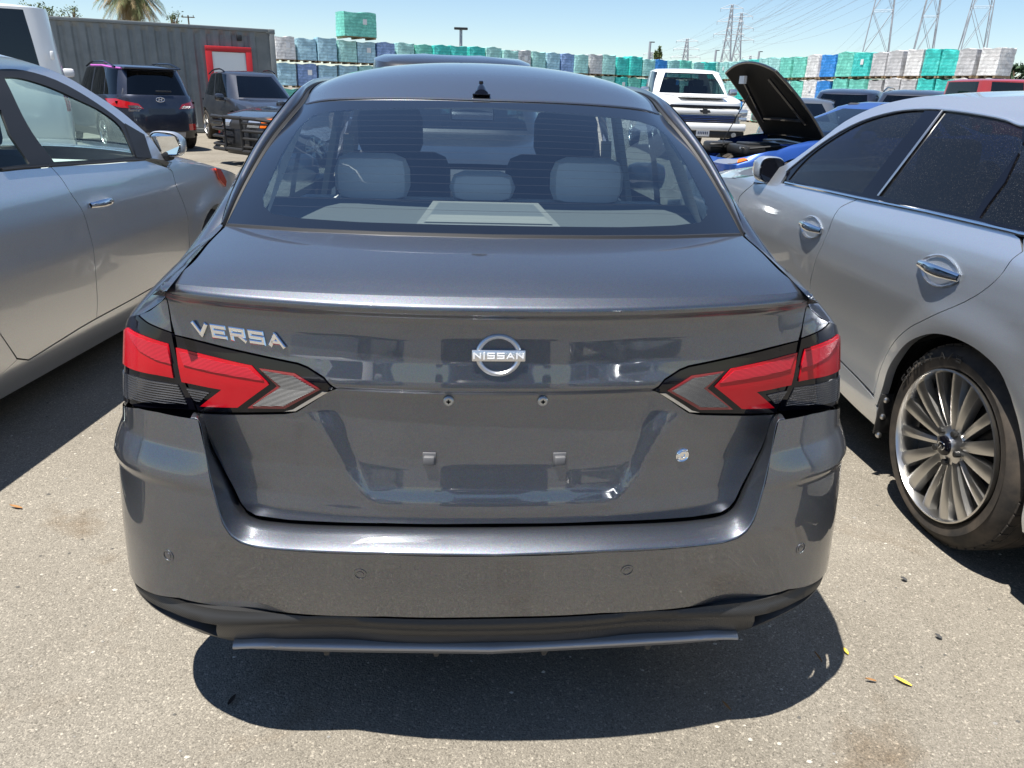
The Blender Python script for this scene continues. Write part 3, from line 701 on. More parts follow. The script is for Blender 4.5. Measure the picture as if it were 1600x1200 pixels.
    rows = []; hgt = np.interp(t, [0, .1, .25, 1], [.006, .018, .021, .021])
    for (fy, fz) in ((.03, .004), (.004, .003), (-.004, -.002), (-.006, -.007), (-.003, -.011)): rows.append(c_+np.array([0, fy, fz]))
    rows.append(c_+np.stack([0*t, 0*t+.002, -hgt], -1)); rows.append(c_+np.stack([0*t, 0*t+.03, -hgt-.002], -1))
    P = np.stack(rows, 1); b5 = MB(); b5.grid(P[:, ::-1]); b5.grid(P*mx)
    fix(b5.build("diffuser_strip", mat("satin_grey_paint", (0.34, 0.34, 0.35), 0.35, 0.5, 0.5, 0.4), C, sharp=60))
    for px, py in ((511, 1019), (682, 1021), (850, 1019), (1012, 1010)):
        p = ony(px, py, .085); fb = MB(); fb.prism([(p[0]-.010, p[1], p[2]+.012), (p[0]+.010, p[1], p[2]+.012), (p[0]+.004, p[1], p[2]-.006), (p[0]-.005, p[1], p[2]-.006)], (0, -.004, 0), (0, .12, .0)); fix(fb.build("diffuser_fin", CARB, C, smooth=False))
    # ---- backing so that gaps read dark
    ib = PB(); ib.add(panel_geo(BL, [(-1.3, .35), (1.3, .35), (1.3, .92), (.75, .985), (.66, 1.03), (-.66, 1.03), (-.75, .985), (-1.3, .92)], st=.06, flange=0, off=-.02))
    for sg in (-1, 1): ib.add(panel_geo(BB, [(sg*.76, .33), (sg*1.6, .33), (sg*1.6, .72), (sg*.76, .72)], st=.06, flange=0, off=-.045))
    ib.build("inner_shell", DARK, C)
    for sx in (-1, 1):
        for yw in (1.0, 3.62): wb = MB(); wb.box((sx*.62, yw, .58), (.40, .82, .40)); wb.build("wheel_housing", DARK, C)
        wb = MB(); wb.box((sx*.66, .50, .55), (.26, .30, .40)); wb.build("wheel_housing", DARK, C)  # unseen box added to stop sun leaking past the bumper corner
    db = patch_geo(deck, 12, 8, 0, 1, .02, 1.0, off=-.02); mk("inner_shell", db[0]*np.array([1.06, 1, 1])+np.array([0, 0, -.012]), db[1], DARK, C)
    fl_ = MB(); fl_.box((0, 2.35, .24), (1.45, 3.7, .04)); fl_.box((0, .55, .30), (1.1, .6, .1), bev=.03); fl_.prism([BB(u, .44)*np.array([.97, 1, 1])+np.array([0, .03, 0]) for u in np.linspace(-1.5, 1.5, 40)], (0, 0, -.02), (0, 0, .0)); fl_.tube([(.35, .15, .26), (.36, .6, .27), (.36, .9, .28)], .03); fl_.build("underbody", DARK, C)
    # ---- details on the lid
    def at(sf, px, py): u, v = tr(sf, [(px, py)])[0]; return sf(u, v), nrm(sf, u, v)
    def frame(n):
        n = n/np.linalg.norm(n); x = np.cross(n, [0, 0, 1.]); x = -x/np.linalg.norm(x); x = x if x[0] > 0 else -x; y = np.cross(n, x); y = y if y[2] > 0 else -y
        return np.stack([x, y, n], -1)
    for px in (701, 848):
        p, n = at(BL, px, 626); b = MB(); b.lathe([(0, .0105), (.004, .0105), (.0065, .008), (.0065, .0035), (.003, .002), (.003, 0)], 24, n, p); fix(b.build("plate_screw", mat("zinc", (.45, .46, .46), .4, .9), C))
        Rr = frame(n); b = MB(); b.box(p+n*.0068, (.009, .0018, .001), R=Rr); b.box(p+n*.0068, (.0018, .009, .001), R=Rr); b.build("screw_slot", DARK, C.children[-1], smooth=False)
    for px in (671, 874):
        p, n = at(BL, px, 716); Rr = frame(n); b = MB(); b.box(p+n*.002, (.027, .026, .005), R=Rr, bev=.001); b.box(p+n*.008+np.array([0, 0, -.002]), (.023, .019, .012), R=Rr, bev=.003); b.build("plate_clip", mat("grey_clip", (.10, .10, .105), .6), C, sharp=50)
    p, n = at(BL, 1066, 711); b = MB(); b.lathe([(0, .0155), (.002, .0155), (.0035, .0135), (.002, .011), (.0035, .0095), (.0035, .005), (.001, .0035), (.001, 0)], 32, n, p); fix(b.build("lid_lock", CHROME, C))
    for px, py, r in ((263, 868, .0125), (563, 897, .0125), (980, 891, .0125), (1251, 857, .0125)):
        p, n = at(BB, px, py); b = MB(); b.lathe([(-.002, r*1.12), (.0012, r*1.10), (.0015, r*.92), (-.0012, r*.86), (-.0012, r*.62), (.0008, r*.56), (.0012, r*.4), (.0012, 0)], 32, n, p); fix(b.build("parking_sensor", GUN, C))
    # round tow-eye cover on the ledge
    # emblem: ring and bar with its name
    p, n = at(BL, 779, 555); Rr = frame(n); EM = MB()
    r0, r1 = .0445, .0355
    V = []; K = 72; prof = [(r0+.001, 0), (r0, .004), ((r0+r1)/2+.0015, .0065), ((r0+r1)/2-.0015, .0065), (r1, .004), (r1-.001, 0)]
    for q in np.linspace(.22, math.pi-.22, 40): 
        V.append([p+Rr@np.array([math.cos(q)*a, math.sin(q)*a*.93, h]) for a, h in prof])
    EM.grid(np.array(V)); V = []
    for q in np.linspace(math.pi+.22, 2*math.pi-.22, 40): V.append([p+Rr@np.array([math.cos(q)*a, math.sin(q)*a*.93, h]) for a, h in prof])
    EM.grid(np.array(V)); EM.box(p+n*.004, (.104, .0225, .007), R=Rr, bev=.002)
    em = fix(EM.build("emblem", mat("brushed_badge", (.72, .72, .73), .3, .9), C, sharp=30))
    word(em, "NISSAN", p+n*.0078, Rr, .098, .0125, mat("white_letter", (.82, .82, .82), .4), .0008, gap=.25, bold=.22)
    # model name, chromed
    b3 = [at(BL, x, y) for x, y in ((303, 512), (446, 533))]; a, b_ = b3[0][0], b3[1][0]; n = (b3[0][1]+b3[1][1]); n /= np.linalg.norm(n)
    x = (b_-a)/np.linalg.norm(b_-a); y = np.cross(n, x); y /= np.linalg.norm(y); y = y if y[2] > 0 else -y
    n = np.cross(x, y)
    word(C, "VERSA", (a+b_)/2+n*.002, np.stack([x, y, n], -1), np.linalg.norm(b_-a), .0285, CHROME, .005, gap=.16, bold=.30, slant=-.25, name="model_lettering")
    # antenna fin on the roof
    uv = tr(roofS, [(752, 148)])[0]; p = roofS(*uv); b = MB(); P = []
    for i, (yy_, w_, h_) in enumerate(((-.028, .020, .002), (-.024, .021, .016), (0.0, .0195, .026), (.03, .016, .034), (.05, .012, .038), (.062, .004, .030), (.07, .002, .0))):
        P.append([p+np.array([math.cos(q)*w_*(1 if abs(math.cos(q)) < .99 else 1), yy_, max(0, math.sin(q))*h_-.001]) for q in np.linspace(0, math.pi, 13)])
    b.grid(np.array(P)); b.box(p+np.array([0, .01, .001]), (.052, .10, .004), bev=.0018); b.lathe([(0, .007), (.008, .006), (.009, 0)], 16, (0, -.3, 1), p+np.array([0, .035, .03])); fix(b.build("antenna", BLACKGLOSS, C))
    # wheels
    for sx in (-1, 1):
        for yw in (1.0, 3.62): wheel_parts(C, (sx*.845, yw, .315), .315, .20, .20, sx, 'five')
    # door mirrors
    for sx in (-1, 1):
        b = MB(); b.box((sx*.96, 2.98, 1.0), (.22, .12, .15), bev=.05); b.box((sx*.86, 2.98, .95), (.12, .06, .05), bev=.02); b.build("door_mirror", GUN, C)
    interior(C, glassS, roofS)
    return C
def word(parent, s, c, R, W_, H, m, th, gap=.2, bold=.2, slant=0.0, name="lettering"):
    """block capitals from bent bars: each letter is a set of strokes in a unit box"""
    G = {'N': [[(0, 0), (0, 1)], [(0, 1), (1, 0)], [(1, 0), (1, 1)]], 'I': [[(.5, 0), (.5, 1)]], 'S': [[(1, 1), (0, 1), (0, .5), (1, .5), (1, 0), (0, 0)]], 'A': [[(0, 0), (.5, 1), (1, 0)], [(.22, .3), (.78, .3)]],
         'V': [[(0, 1), (.5, 0), (1, 1)]], 'E': [[(1, 1), (0, 1), (0, 0), (1, 0)], [(0, .5), (.85, .5)]], 'R': [[(0, 0), (0, 1), (1, 1), (1, .5), (0, .5)], [(.5, .5), (1, 0)]],
         'H': [[(0, 0), (0, 1)], [(1, 0), (1, 1)], [(0, .5), (1, .5)]], 'F': [[(1, 1), (0, 1), (0, 0)], [(0, .5), (.8, .5)]], 'O': [[(0, 0), (0, 1), (1, 1), (1, 0), (0, 0)]], 'T': [[(0, 1), (1, 1)], [(.5, 1), (.5, 0)]],
         'P': [[(0, 0), (0, 1), (1, 1), (1, .5), (0, .5)]], '/': [[(0, 0), (1, 1)]], 'a': [[(0, .6), (1, .6), (1, 0), (0, 0), (0, .35), (1, .35)]], 'n': [[(0, 0), (0, .62), (1, .62), (1, 0)]], 't': [[(.4, 1), (.4, 0), (1, 0)], [(0, .65), (.9, .65)]], 'e': [[(0, .35), (1, .35), (1, .65), (0, .65), (0, 0), (1, 0)]]}
    wd = {'I': .28, '/': .6, 't': .6}
    tot = sum(wd.get(k, 1.0) for k in s)+gap*(len(s)-1); k_ = W_/tot; x0 = -W_/2; b = MB(); c = np.array(c); w = bold*H
    for ch in s:
        if ch not in G: x0 += .5*k_; continue
        cw = wd.get(ch, 1.0)*k_
        for st in G[ch]:
            pts = [np.array([x0+w/2+px*(cw-w)+slant*0, -H/2+w/2+py*(H-w)]) for px, py in st] if ch != 'I' else [np.array([x0+cw/2, -H/2+py*H]) for px, py in st]
            for i, (p, q) in enumerate(zip(pts[:-1], pts[1:])):
                d = (q-p)/(np.linalg.norm(q-p)+1e-9); e = np.array([-d[1], d[0]])*w/2; p2 = p-d*w*.45; q2 = q+d*w*.45
                quad = [p2-e, q2-e, q2+e, p2+e]; t2 = [p2-e*.55+d*w*.2, q2-e*.55-d*w*.2, q2+e*.55-d*w*.2, p2+e*.55+d*w*.2]
                V = [c+R@np.array([v[0]+slant*v[1], v[1], 0]) for v in quad]+[c+R@np.array([v[0]+slant*v[1], v[1], th*(.7+.02*i)]) for v in quad]+[c+R@np.array([v[0]+slant*v[1], v[1], th*(1+.03*i)]) for v in t2]
                b.add(V, [(0, 1, 5, 4), (1, 2, 6, 5), (2, 3, 7, 6), (3, 0, 4, 7), (4, 5, 9, 8), (5, 6, 10, 9), (6, 7, 11, 10), (7, 4, 8, 11), (8, 9, 10, 11)])
        x0 += cw+gap*k_
    return b.build(name, m, parent, smooth=False)
def cushion(b, c, d, bev=.06, R=None): b.box(c, d, R=R, bev=bev)
def interior(C, glassS, roofS):
    b = MB(); b.prism([(-.60, .56, 1.06), (.60, .56, 1.06), (.66, 1.10, 1.098), (-.66, 1.10, 1.098)], (0, 0, -.03), (0, 0, 0)); fix(b.build("parcel_shelf", SHELF, C, smooth=False))
    # high stop lamp pod on the shelf
    b = MB(); P = [(-.205, .66, 1.033), (.205, .66, 1.033), (.15, .80, 1.075), (-.15, .80, 1.075)]
    b.add([(-.195, .63, 1.068), (.195, .63, 1.068), (.19, .64, 1.095), (-.19, .64, 1.095), (-.155, .93, 1.118), (.155, .93, 1.118), (.165, .97, 1.085), (-.165, .97, 1.085)], [(0, 1, 2, 3), (3, 2, 5, 4), (4, 5, 6, 7), (0, 3, 4, 7), (1, 6, 5, 2)])
    b.build("stop_lamp_pod", mat("pod_grey", (.20, .19, .165), .7), C, smooth=False)
    b = MB(); b.add([(-.170, .66, 1.098), (.170, .66, 1.098), (.138, .90, 1.1175), (-.138, .90, 1.1175)], [(0, 1, 2, 3)]); b.build("stop_lamp_lens", mat("stop_lamp_grey", (.13, .135, .13), .5), C.children[-1], smooth=False)
    b = MB(); b.add([(-.168, .662, 1.100), (.168, .662, 1.100), (.155, .74, 1.107), (-.155, .74, 1.107)], [(0, 1, 2, 3)]); b.build("stop_lamp_edge", mat("pod_edge", (.24, .225, .19), .7), C.children[-1], smooth=False)
    # rear bench backs and head restraints
    b = MB(); b.box((0, 1.20, .82), (1.26, .16, .54), bev=.05); b.build("rear_seat", CLOTH, C)
    for x, z, w, h in ((-.352, 1.158, .235, .150), (.330, 1.160, .235, .150), (-.005, 1.136, .21, .10)):
        b = MB(); b.box((x, 1.14, z), (w, .11, h), bev=.05); b.build("head_restraint", CLOTH, C)
    for x in (-.37, .37):
        q = bpy.data.objects.new("front_seat", None); COL.objects.link(q); q.parent = C
        b = MB(); b.box((x, 2.08, .86), (.50, .15, .62), bev=.07); b.box((x, 2.3, .5), (.5, .5, .18), bev=.06); b.build("seat_back", CLOTHD, q)
        b = MB(); b.box((x, 2.02, 1.255), (.27, .11, .20), bev=.05); b.build("head_restraint", CLOTHD, q)
    b = MB(); b.box((0, 3.05, .88), (1.40, .5, .22), bev=.08); b.box((-.37, 2.84, .95), (.42, .2, .14), bev=.05); b.box((.02, 2.78, .93), (.24, .04, .16), bev=.015); b.build("dashboard", CLOTHD, C)
    b = MB(); b.lathe([(.018*math.cos(q), .18+.018*math.sin(q)) for q in np.linspace(0, 2*math.pi, 9)], 32, (0, -.9, .35), (-.37, 2.68, .93)); b.box((-.37, 2.69, .92), (.3, .03, .06), bev=.01); b.build("steering_wheel", CLOTHD, C)
    b = MB(); b.box((-.02, 2.56, 1.315), (.22, .03, .065), bev=.02); b.tube([(-.02, 2.57, 1.33), (-.02, 2.60, 1.39)], .008); b.build("rear_view_mirror", BLACK, C); b = MB(); b.box((-.02, 2.543, 1.315), (.20, .003, .05)); b.build("mirror_glass", mat("mirror_glass", (.8, .85, .9), .02, 1.0), C.children[-1], smooth=False)
    for sx in (-1, 1):
        # inner pillar trims and belts
        b = MB(); b.add([(sx*.585, .62, 1.06), (sx*.66, 1.08, 1.07), (sx*.615, 1.20, 1.28), (sx*.545, 1.16, 1.345), (sx*.575, .90, 1.235)], [(0, 1, 2, 3, 4)] if sx > 0 else [(4, 3, 2, 1, 0)]); b.build("pillar_trim", BEIGE, C, smooth=False)
        b = MB(); b.prism([(sx*.69, 1.98, .85), (sx*.69, 2.12, .85), (sx*.575, 2.08, 1.36), (sx*.575, 1.98, 1.36)], (-.01, 0, 0), (.015, 0, 0)); fix(b.build("pillar_trim", BEIGE if sx > 0 else SHELF, C, smooth=False))
        b = MB(); b.add([(sx*.56, 1.97, 1.24), (sx*.515, 1.965, 1.24), (sx*.54, 2.02, .9), (sx*.59, 2.02, .9)], [(0, 1, 2, 3)]); b.build("seat_belt", BEIGE, C, smooth=False)
        b = MB(); b.box((sx*.72, 2.0, .68), (.06, 2.4, .50), bev=.02); b.build("door_trim", CLOTHD, C)

# ------------------------------------------------------------------ the two silver sedans on either side
SILVER = paint("silver_paint", (0.74, 0.755, 0.77), 0.80, 0.36, 0.35, 0.45)
SILVERB = paint("silver_blue_paint", (0.70, 0.74, 0.79), 0.84, 0.36, 0.25, 0.2)
GLASS_T = glass("dusty_tinted_glass", (0.035, 0.045, 0.06), 0.055, 0.0, 0.55)
GLASS_G = glass("green_tinted_glass", (0.74, 0.90, 0.87), 0.03)
LAMPGLASS = mat("lamp_glass", (0.55, 0.57, 0.6), 0.08, 0.7, 0.5, 1.0)
ORANGE = mat("orange_lens", (0.75, 0.16, 0.01), 0.2, 0, 0.5, 1.0)
def rotxf(loc, yaw):
    c, s_ = math.cos(yaw), math.sin(yaw)          # yaw clockwise from +y
    return np.array([[c, s_, 0], [-s_, c, 0], [0, 0, 1.0]]), np.array(loc, float)
def sidefn(zs, xs, sg, ends=(), flares=()):
    def f(u, v):
        g = smooth1(lambda q: np.interp(q, zs, xs), v, .02)
        for (a, b, d) in ends: g = g-d*np.clip((u-a)/(b-a), 0, 1.2)**2
        for (cy, cz, r, d) in flares:
            q = np.hypot(u-cy, v-cz); g = g+d*sst(1-np.abs(q-r)/.13, 0, 1)*sst(v, .25, .45)
        return np.stack([sg*g, u, v], -1)
    F_ = Fn(f, (-3.0, 3.4, .1, 1.6)); F_.face = sg; return F_
def handle(parent, sf, uv, n_sg, sc=1.0, flipy=1, cup=True):
    """chrome grip over a dished cup"""
    u, v = uv; p = sf(u, v); n = nrm(sf, u, v, flip=n_sg < 0)
    y = np.array([0, 1.0, 0]); y = y-n*(y@n); y /= np.linalg.norm(y); z = np.cross(y, n) if n_sg < 0 else np.cross(n, y); z = z if z[2] > 0 else -z
    b = MB()
    if cup:
        P = []
        for r_, h_ in ((1.0, .0015), (.93, .003), (.85, -.004), (.55, -.013), (.02, -.016)):
            P.append([p+y*math.cos(q)*.118*sc*r_+z*math.sin(q)*.046*sc*r_*(1-.2*math.cos(2*q))+n*(h_+.004) for q in np.linspace(0, 2*math.pi, 33)])
        b.grid(np.array(P)); hc = fix(b.build("door_handle", SILVERB, parent, sharp=70))
    else: hc = bpy.data.objects.new("door_handle", None); COL.objects.link(hc); hc.parent = parent
    b = MB(); P = []
    for t in np.linspace(0, 1, 13):
        w = .013+.006*math.sin(math.pi*t); h = .006+.020*math.sin(math.pi*min(1, t*1.02)) if cup else .006+.03*math.sin(math.pi*t)**.6
        c_ = p+y*(t-.5)*(.225 if cup else .20)*sc+n*h
        P.append([c_+z*math.cos(q)*w*sc+n*math.sin(q)*.008 for q in np.linspace(0, 2*math.pi, 13)])
    b.grid(np.array(P)); fix(b.build("grip", CHROME, hc, sharp=60)); return hc
def topskin(parent, m, lo_l, lo_r, hi_l=None, hi_r=None): pass
def sedan_top(parent, m, xs_rail, width, sg, roof, cowl_y, hood, deck, glassm, crown=.06, hoodcrown=.05, namepref=""):
    """roof, screens, bonnet and boot stretched between the near-side rail and its mirror image. roof/hood/deck: rail points (x,y,z) on the near side"""
    cx = -sg*width/2
    def mr(P): P = np.array(P, float); Q = P.copy(); Q[:, 0] = 2*cx-Q[:, 0]; return Q
    def span(pn, bow, up):     # across from near to far
        a = np.array(pn, float); b = a.copy(); b[0] = 2*cx-b[0]; t = np.linspace(0, 1, 9)[:, None]
        r = a+(b-a)*t; w = (4*t*(1-t))[:, 0]; r[:, 1] += bow*w; r[:, 2] += up*w; return r
    def skin(name, rail, bow0, up0, bow1, up1, bul, mm, bd=(0, 0, 1), nn=26):
        R_ = np.array(rail, float); sf = Coons(span(R_[0], bow0, up0), span(R_[-1], bow1, up1), R_, mr(R_), bulge=bul, bdir=bd)
        V, Fs, N = patch_geo(sf, nn, nn); Z = np.cross(V[Fs[0][1]]-V[Fs[0][0]], V[Fs[0][3]]-V[Fs[0][0]])
        if Z[2] < 0: Fs = [f[::-1] for f in Fs]
        if N[:, 2].mean() < 0: N = -N
        return mk(name, V, Fs, mm, parent, True, N), sf
    return skin
def extend(P, n=3): return [tuple(p) for p in P]
def silver_sedan_left():
    yaw = math.radians(6.0); T = (-1.84, 2.30, 0.0); xf = rotxf(T, yaw)
    C = thing("silver_sedan", "silver sedan on the left with clear greenish windows and one chrome door handle", "car", T, -yaw)
    zs = [.10, .18, .24, .29, .36, .55, .66, .75, .85, .95, 1.02, 1.08, 1.2, 1.35, 1.46]
    xs = [-.13, -.085, -.045, -.018, -.012, 0, .004, -.003, -.006, -.022, -.05, -.075, -.14, -.23, -.31]
    LS = sidefn(zs, xs, 1, [(1.7, 2.4, .16), (-1.5, -2.4, .12)], [(1.52, .32, .37, .012), (-1.42, .32, .37, .012)])
    t = lambda *p: tr(LS, p, xf=xf, face=1)
    bgap = t((75, 256), (95, 278), (108, 298), (130, 332), (142, 372), (149, 420), (152, 470), (151, 497))
    bgap = sm(bgap)
    dbot = t((151, 497), (125, 512), (85, 537), (45, 562), (27, 560)); fbot = t((151, 497), (205, 468), (233, 452))
    fgap = [(.98, .955), (1.02, .93)]+t((275, 290), (287, 318), (294, 345), (296, 385))
    belt = t((225, 247), (160, 252), (75, 257), (30, 260), (1, 263))
    u0 = dbot[-1][0]; zbot = fbot[-1][1]
    e1 = t((1, 522))[0]; rd_back = [e1, (-.80, max(.66, e1[1]+.08)), (-.90, .85), (-.92, 1.03)]
    DG = .004
    body = PB(); blk = PB()
    belt_r = belt[2:]+[(-.55, belt[-1][1]+.01), (-.92, 1.045)]
    rear_o = bgap+dbot[1:]+rd_back+[(u, v-.012) for u, v in belt_r[::-1][1:]]
    rear_o[0] = (bgap[0][0], bgap[0][1]-.012)
    panel("rear_door", SILVER, C, LS, rear_o, st=.03, gap=DG*.5, flange=.02)
    fd = [(bgap[0][0], bgap[0][1]-.012)]+bgap[1:]+fbot[1:]+[(1.0, zbot+.005)]+fgap[::-1]+[(u, v-.012) for u, v in belt[:3]][:-1]
    fdo = panel("front_door", SILVER, C, LS, fd, st=.03, gap=DG*.5, flange=.02)
    hv = tr(LS, [(153, 318)], xf=xf, face=1)[0]; handle(fdo, LS, (hv[0]+.02, hv[1]), 1, .95, cup=False)
    # sill, quarter and fender
    def arch(cy, r, z0, a0=math.pi, a1=0.0): return [(cy+r*math.cos(q), .32+r*math.sin(q)) for q in np.linspace(a0, a1, 22)]
    aF = arch(1.52, .36, .3, math.pi*1.10, -.2); aR = arch(-1.42, .36, .3, math.pi*1.1, -.2)
    sillz = .155
    fend = [(1.0, zbot-.01)]+[(1.0, sillz)]+[(aF[0][0], sillz)]+aF+[(2.35, .2), (2.38, .5), (2.30, .68)]+t((352, 286), (335, 262), (322, 250), (300, 240), (277, 230))+[(.95, 1.02), (.99, .955)]+fgap[1:]
    fz = [(1.003, .955)]+[(u+.004, v) for u, v in fgap[1:]]+[(1.03, zbot+.0), (1.0, sillz), (aF[0][0], sillz)]+aF+[(2.30, .2), (2.38, .45), (2.32, .66), (2.15, .76)]+[(1.9, .84), (1.6, .90), (1.3, .95), (1.08, .985)]
    panel("fender", SILVER, C, LS, fz, st=.03, flange=.02)
    sill = [(-.66, .30)]+dbot[::-1]+fbot[1:]+[(.995, zbot), (.995, sillz), (aR[-1][0]+.02, sillz)]
    sill = [(u, v-.004) for u, v in sill[:-2]]+sill[-2:]
    body.add(panel_geo(LS, sill, st=.03, flange=.02, gap=.001))
    qt = [(-.925, 1.03), (-.905, .85), (-.805, max(.66, e1[1]+.08)), (e1[0]-.004, e1[1]), (u0-.004, dbot[-1][1]-.004), (-.66, .296)]+[(-.84, .2)]+aR[::-1]+[(-2.2, .25), (-2.3, .6), (-2.2, 1.0), (-1.6, 1.03)]
    body.add(panel_geo(LS, qt, st=.05, flange=.02))
    # roof rail, pillars and glass
    sil = t((1, 88), (50, 99), (100, 118), (150, 148), (190, 175), (217, 198)); sil = [(-1.45, 1.20), (-1.15, 1.33), (-.6, 1.45), (-.2, 1.47)]+sil+[(1.10, 1.0), (1.2, .98)]; sil = sm(sil, 3)
    top = t((1, 108), (37, 110), (87, 125), (137, 152), (175, 178), (200, 198), (222, 211)); dl = [(-1.35, 1.10), (-1.1, 1.25), (-.75, 1.36), (-.35, 1.40)]+top; dl = sm(dl, 3)
    tail = t((237, 247))
    railb = sil+[(1.08, .965), (.99, .965)]+tail+dl[::-1]+[(-1.4, 1.07), (-2.2, 1.0), (-2.2, 1.03), (-1.75, 1.06)]
    body.add(panel_geo(LS, sil+[(1.12, .97)]+tail+dl[::-1]+[(-1.40, 1.06), (-1.70, 1.05)], st=.03, flange=.01))
    g1 = sm(t((6, 121), (30, 122), (75, 135), (120, 155), (160, 175), (188, 198), (205, 232), (210, 244)))+t((175, 248), (84, 253))+sm(t((84, 253), (50, 207), (25, 160), (6, 121)))[1:-1]
    g2 = t((1, 172), (15, 210), (46, 256), (2, 259))[:3]; g2 = [(u, v) for u, v in g2]+[(-.50, 1.075), (-.92, 1.08), (-.95, 1.22), (-.6, 1.33), (-.25, 1.35)]
    dlo = dl+tail+[(u, v) for u, v in belt[:3]]+belt_r[1:]+[(-1.32, 1.06)]
    panel("window_surround", BLACK, C, LS, dlo, st=.03, off=.001, flange=.012, holes=[g1, g2])
    panel("side_window", GLASS_G, C, LS, g1, st=.05, flange=0, off=-.004); panel("side_window", GLASS_G, C, LS, g2, st=.05, flange=0, off=-.004)
    b = MB(); b.tube(LS(np.array([p[0] for p in belt]), np.array([p[1] for p in belt]))+np.array([.004, 0, -.006]), .006, 6); b.build("belt_trim", BLACK, C)
    bo = body.build("body", SILVER, C)
    # inner dark shell so that gaps read dark
    sh = panel_geo(LS, [(-.9, .22), (1.05, .22), (1.05, .93), (.9, .96), (-.9, 1.0)], st=.1, flange=0, off=-.022); mk("inner_shell", sh[0], sh[1], DARK, C)
    # far side and top
    far = [(-2.2, .25)]+aR+[(aF[0][0], .16)]+aF+[(2.30, .2), (2.38, .45), (2.2, .74), (1.9, .84), (1.2, .98), (-1.6, 1.04), (-2.2, 1.0)]
    V, Fs, N = panel_geo(LS, far, st=.1, flange=0); V = V*np.array([-1, 1, 1])+np.array([-1.80, 0, 0]); mk("side_panel", V, [f[::-1] for f in Fs], SILVER, C, True, N*np.array([-1, 1, 1]))
    V, Fs, N = panel_geo(LS, sil+[(1.12, .97), (-1.70, 1.05)], st=.05, flange=0, holes=[g1, [(-.05, 1.08), (-.2, 1.36), (-.7, 1.34), (-1.1, 1.2), (-1.2, 1.08)]]); V = V*np.array([-1, 1, 1])+np.array([-1.80, 0, 0]); mk("pillar_frame", V, [f[::-1] for f in Fs], SILVER, C, True, N*np.array([-1, 1, 1]))
    def edge(uvs): return [LS(u, v) for u, v in uvs]
    skin = sedan_top(C, SILVER, None, 1.80, 1, None, None, None, None, None)
    cut = [i for i, p in enumerate(sil) if p[0] > .34][0]; rf = edge(sil[6:cut+1]); sc = edge([sil[cut]]+sil[cut+1:-1]+[(1.16, .975)])
    skin("roof", rf, 0, .05, .10, .05, .03, SILVER)
    skin("windscreen", sc, .10, .05, .25, .04, .03, GLASS_F, (0, .5, .8))
    skin("hood", edge([(1.08, .985), (1.3, .95), (1.6, .90), (1.9, .84), (2.15, .76), (2.32, .66)]), .25, .04, .22, .03, .05, SILVER)
    skin("rear_window", edge([(-1.62, 1.06)]+sil[:7]), -.10, .03, 0, .05, .03, GLASS_F, (0, -.5, .8))
    skin("trunk_lid", edge([(-2.3, .98), (-2.0, 1.03), (-1.62, 1.06)]), -.18, .03, -.1, .03, .02, SILVER)
    b = MB(); P = np.array([[(-.9+(x)*.86*(1-.0*abs(z-.5)), 2.42-.16*abs(x)**3+.22*(1-abs(x)**2)*.6, z) for x in np.linspace(1, -1, 17)] for z in (.16, .35, .55, .67)]); b.grid(P); fix(b.build("front_bumper", SILVER, C))
    b = MB(); P = np.array([[(-.9+x*.80, -2.3-.2*(1-x*x), z) for x in np.linspace(-1, 1, 13)] for z in (.25, .5, .8, .99)]); b.grid(P); fix(b.build("rear_bumper", SILVER, C))
    hl = [(1.93, .70), (2.33, .64), (2.36, .56), (2.15, .58)]
    panel("headlamp", LAMPGLASS, C, LS, hl, st=.04, off=.006, flange=.02)
    ml = t((334, 263), (342, 265), (351, 283), (350, 292), (340, 280))
    panel("side_marker", mat("red_orange_lens", (.60, .05, .02), .2, 0, .5, .8), C, LS, ml, st=.03, off=.014, flange=.012)
    fl = MB(); fl.box((-.9, .1, .2), (1.5, 4.2, .05)); fl.build("underbody", DARK, C)
    # mirror
    mp = np.array([-.025, 1.02, 1.085])
    b = MB(); P = []
    for k_, (dy, w, h) in enumerate(((-.03, .158, .128), (-.02, .168, .138), (.02, .168, .138), (.07, .14, .115), (.105, .09, .07), (.115, .02, .01))):
        P.append([mp+np.array([.03*(h-.145)*0+math.copysign(abs(math.cos(q))**.6, math.cos(q))*w/2, dy+.02*math.cos(q), math.copysign(abs(math.sin(q))**.7, math.sin(q))*h/2-.01*math.cos(q)]) for q in np.linspace(0, 2*math.pi, 29)])
    b.grid(np.array(P)); mo = fix(b.build("door_mirror", SILVER, C, sharp=60))
    b = MB(); q_ = [mp+np.array([math.copysign(abs(math.cos(q))**.6, math.cos(q))*.072, -.031+.02*math.cos(q), math.copysign(abs(math.sin(q))**.7, math.sin(q))*.058-.01*math.cos(q)]) for q in np.linspace(0, 2*math.pi, 28, endpoint=False)]
    b.add(q_, [tuple(range(27, -1, -1))]); b.build("mirror_glass", mat("mirror_silver", (.8, .83, .85), .02, 1.0), mo, smooth=False)
    b = MB(); b.box((-.05, 1.03, 1.02), (.08, .09, .06), bev=.02); b.add([LS(*p)+np.array([.006, 0, 0]) for p in t((193, 192), (224, 210), (236, 247), (212, 246))], [(0, 1, 2, 3), (3, 2, 1, 0)]); b.build("mirror_foot", BLACK, mo)
    for x_, sd in ((-.02, 1), (-1.78, -1)):
        for y_ in (1.52, -1.42): wheel_parts(C, (x_, y_, .32), .32, .20, .21, sd, 'five')
